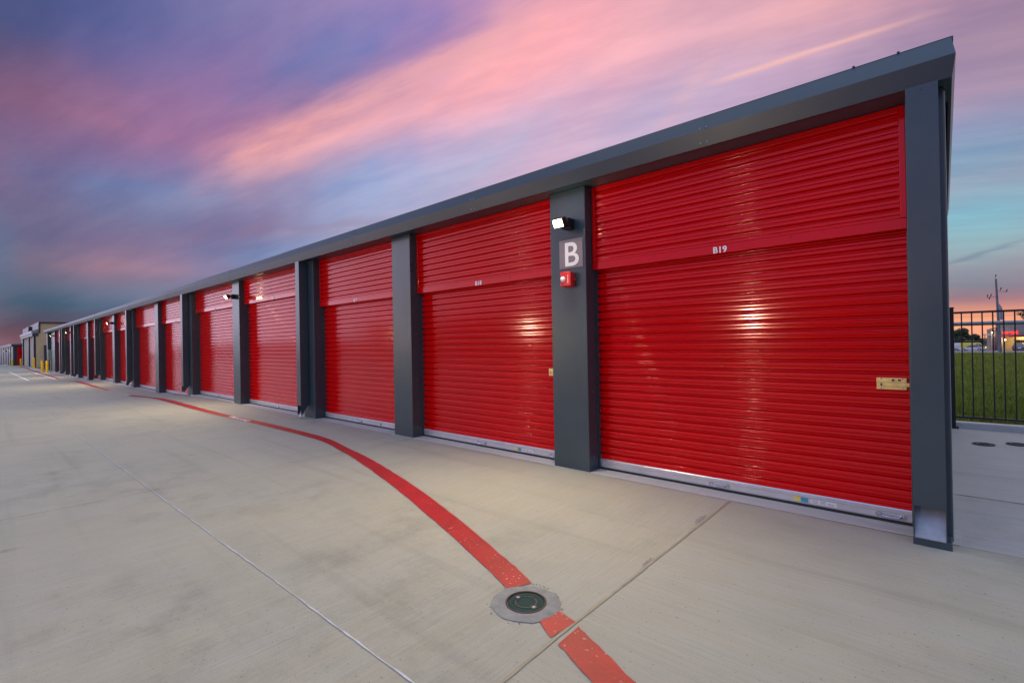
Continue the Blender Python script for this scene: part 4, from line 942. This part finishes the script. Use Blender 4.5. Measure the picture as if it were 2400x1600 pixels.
t = empty('office_building', (-92, 6, zb)); tag(t, 'tan block office building with dark trim beyond the far end of the red doors', 'building')
MB().box(-110, -81, 4.82, 5.2, zb - .2, 3.72).build('wall', M['block'], t)
MB().box(-110, -81, 5.2, 13, zb - .2, 4.9).build('wall', M['block'], t)
MB().box(-110, -80.85, 5.05, 13, 4.901, 5.06).build('parapet_trim', M['navy'], t)
MB().box(-110, -80.9, 5.03, 5.195, 3.74, 4.9).build('parapet_trim', M['navy'], t)
MB().box(-80.99, -80.9, 5.50, 5.9, zb, 2.25).build('door', M['navy'], t)
# lower wing whose front recedes to the left
MB().prism([(4.45, 3.72), (4.45, 4.0), (5.1, 4.2), (5.1, 3.72)], -104, -81.4).build('wing_roof', M['galv'], t)
MB().box(-104, -80.95, 4.5, 5.02, 3.35, 3.719).build('wing_fascia', M['navy'], t)
for x0, x1 in ((-82.1, -81.3), (-91, -89.6), (-103, -101.3)): MB().box(x0, x1, 4.62, 4.819, zb - .2, 3.349).build('pillar', M['navy'], t)
for x0, x1 in ((-89.5, -82.2), (-101.2, -91.1)): MB().box(x0, x1, 4.76, 4.8195, zb - .2, 3.349).build('wall_panel', M['stucco'], t)
MB().box(-96, -91, 4.7, 5.7, 4.15, 4.85).build('roof_screen', M['navy'], t)
tw = G(-108)
t = empty('low_building', (-125, 4.2, tw)); tag(t, 'low dark storage building with a bright red end door at the far left', 'building')
MB().box(-175, -106, 3.78, 7, tw - 1.2, 2.35).build('wall', M['navy'], t)
MB().box(-175.3, -105.8, 3.6, 7.2, 2.351, 2.62).build('fascia', M['navy'], t)
MB().prism([(3.55, 2.621), (3.55, 2.75), (5.5, 2.95), (7.2, 2.75), (7.2, 2.621)], -175.5, -105.7).build('roof', M['galv'], t)
dr = MB().box(-105.99, -105.93, 4.22, 4.95, tw - .3, 2.28).build('door', M['red_steel'], t)
MB().box(-105.925, -105.90, 4.22, 4.95, 1.2, 1.24).build('door_seam', M['dark_slot'], dr)
for k, x0 in enumerate((-113, -121, -131, -143, -157)):
    MB().box(x0 - .9, x0, 3.7, 3.779, tw - 1.2, 2.35).build('pillar', M['grey_steel'], t)
lo = copy_tree(lp); lo.location = (-124, 3.69, 1.7); lo.scale = (1.6, 1.6, 1.6); tag(lo, 'small lit wall lamp on the low dark far building', 'wall lamp', 'lit wall lamps on the low far building')
for i, y in enumerate((1.5, 3.2, 4.6, 6.2, 8.5, -0.8)):
    tree('tree', -262 + i * 3, y + 1.2, -2.5, 5.6 + (i % 3) * .5, 2.2, 'dark green tree in the distant row at the far left beyond the low building', 1100, .26, .05, 30 + i, 'distant trees at the far left')
M['palewall'] = mat('pale_wall', (0.36, 0.36, 0.35), 0.9)
tag(MB().box(-236, -235.6, -14, 9.5, -2.35, -1.25).build('boundary_wall', M['palewall']), 'low pale wall in front of the distant trees at the far left', 'wall')

# ---------------------------------------------------------------- the facing storage row across the lane (seen mirrored in the glossy doors)
ob = empty('storage_building', (-30, -23, 0)); tag(ob, 'facing charcoal storage row across the lane, seen only as a reflection in the doors', 'building')
MB().box(-52, 6, -30, -22.12, -0.5, 3.5).build('wall', M['grey_steel'], ob)
MB().box(-52.2, 6.2, -30.3, -21.7, 3.5, 3.95).build('fascia', M['fascia'], ob)
x = 5.4
while x > -50:
    MB().box(x - 3.2, x - 0.9, -22.119, -22.06, -0.4, 3.2).build('door', M['red_steel'], ob); x -= 4.1
for i, x in enumerate((-8.7, -26.2, -43.5)):
    o = copy_tree(lp); o.rotation_euler = (0, 0, math.pi); o.location = (x, -22.05, 2.75); 
    for ch in o.children:
        if ch.type == 'LIGHT' and ch.data.type == 'SPOT': ch.data = ch.data.copy(); ch.data.energy = 2300; ch.data.shadow_soft_size = 0.25
    tag(o, 'lit wall lamp on the facing row across the lane, mirrored in the red doors', 'wall lamp', 'lit wall lamps on the facing row')

ob = empty('storage_building', (-110, -38, -0.6)); tag(ob, 'low dark storage row farther down the lane, mirrored as a dark band in doors', 'building')
MB().box(-190, -60, -44, -34, -1.2, 2.2).build('wall', M['navy'], ob)
MB().box(-190.3, -59.7, -44.3, -33.7, 2.2, 2.5).build('fascia', M['fascia'], ob)
x = -62
while x > -186:
    MB().box(x - 3.2, x - 0.9, -33.999, -33.95, -0.8, 2.0).build('door', M['red_steel'], ob); x -= 4.1

t = empty('roadside_building', (0, 190, -2.8)); tag(t, 'low brown building behind the parked vans, left of the lit shop', 'building')
MB().box(-9, 7.3, 188, 194, -2.8, -0.75).build('wall', M['roadside'], t)
MB().box(-9.2, 7.5, 187.8, 194.2, -0.75, -0.45).build('roof', M['shop_dark'], t)
for x in (-6.5, -3.5, 2.6, 4.6): MB().box(x, x + 1.1, 187.93, 187.99, -2.2, -1.2).build('window', M['lit_window'] if x in (-3.5, 4.6) else M['shop_dark'], t)
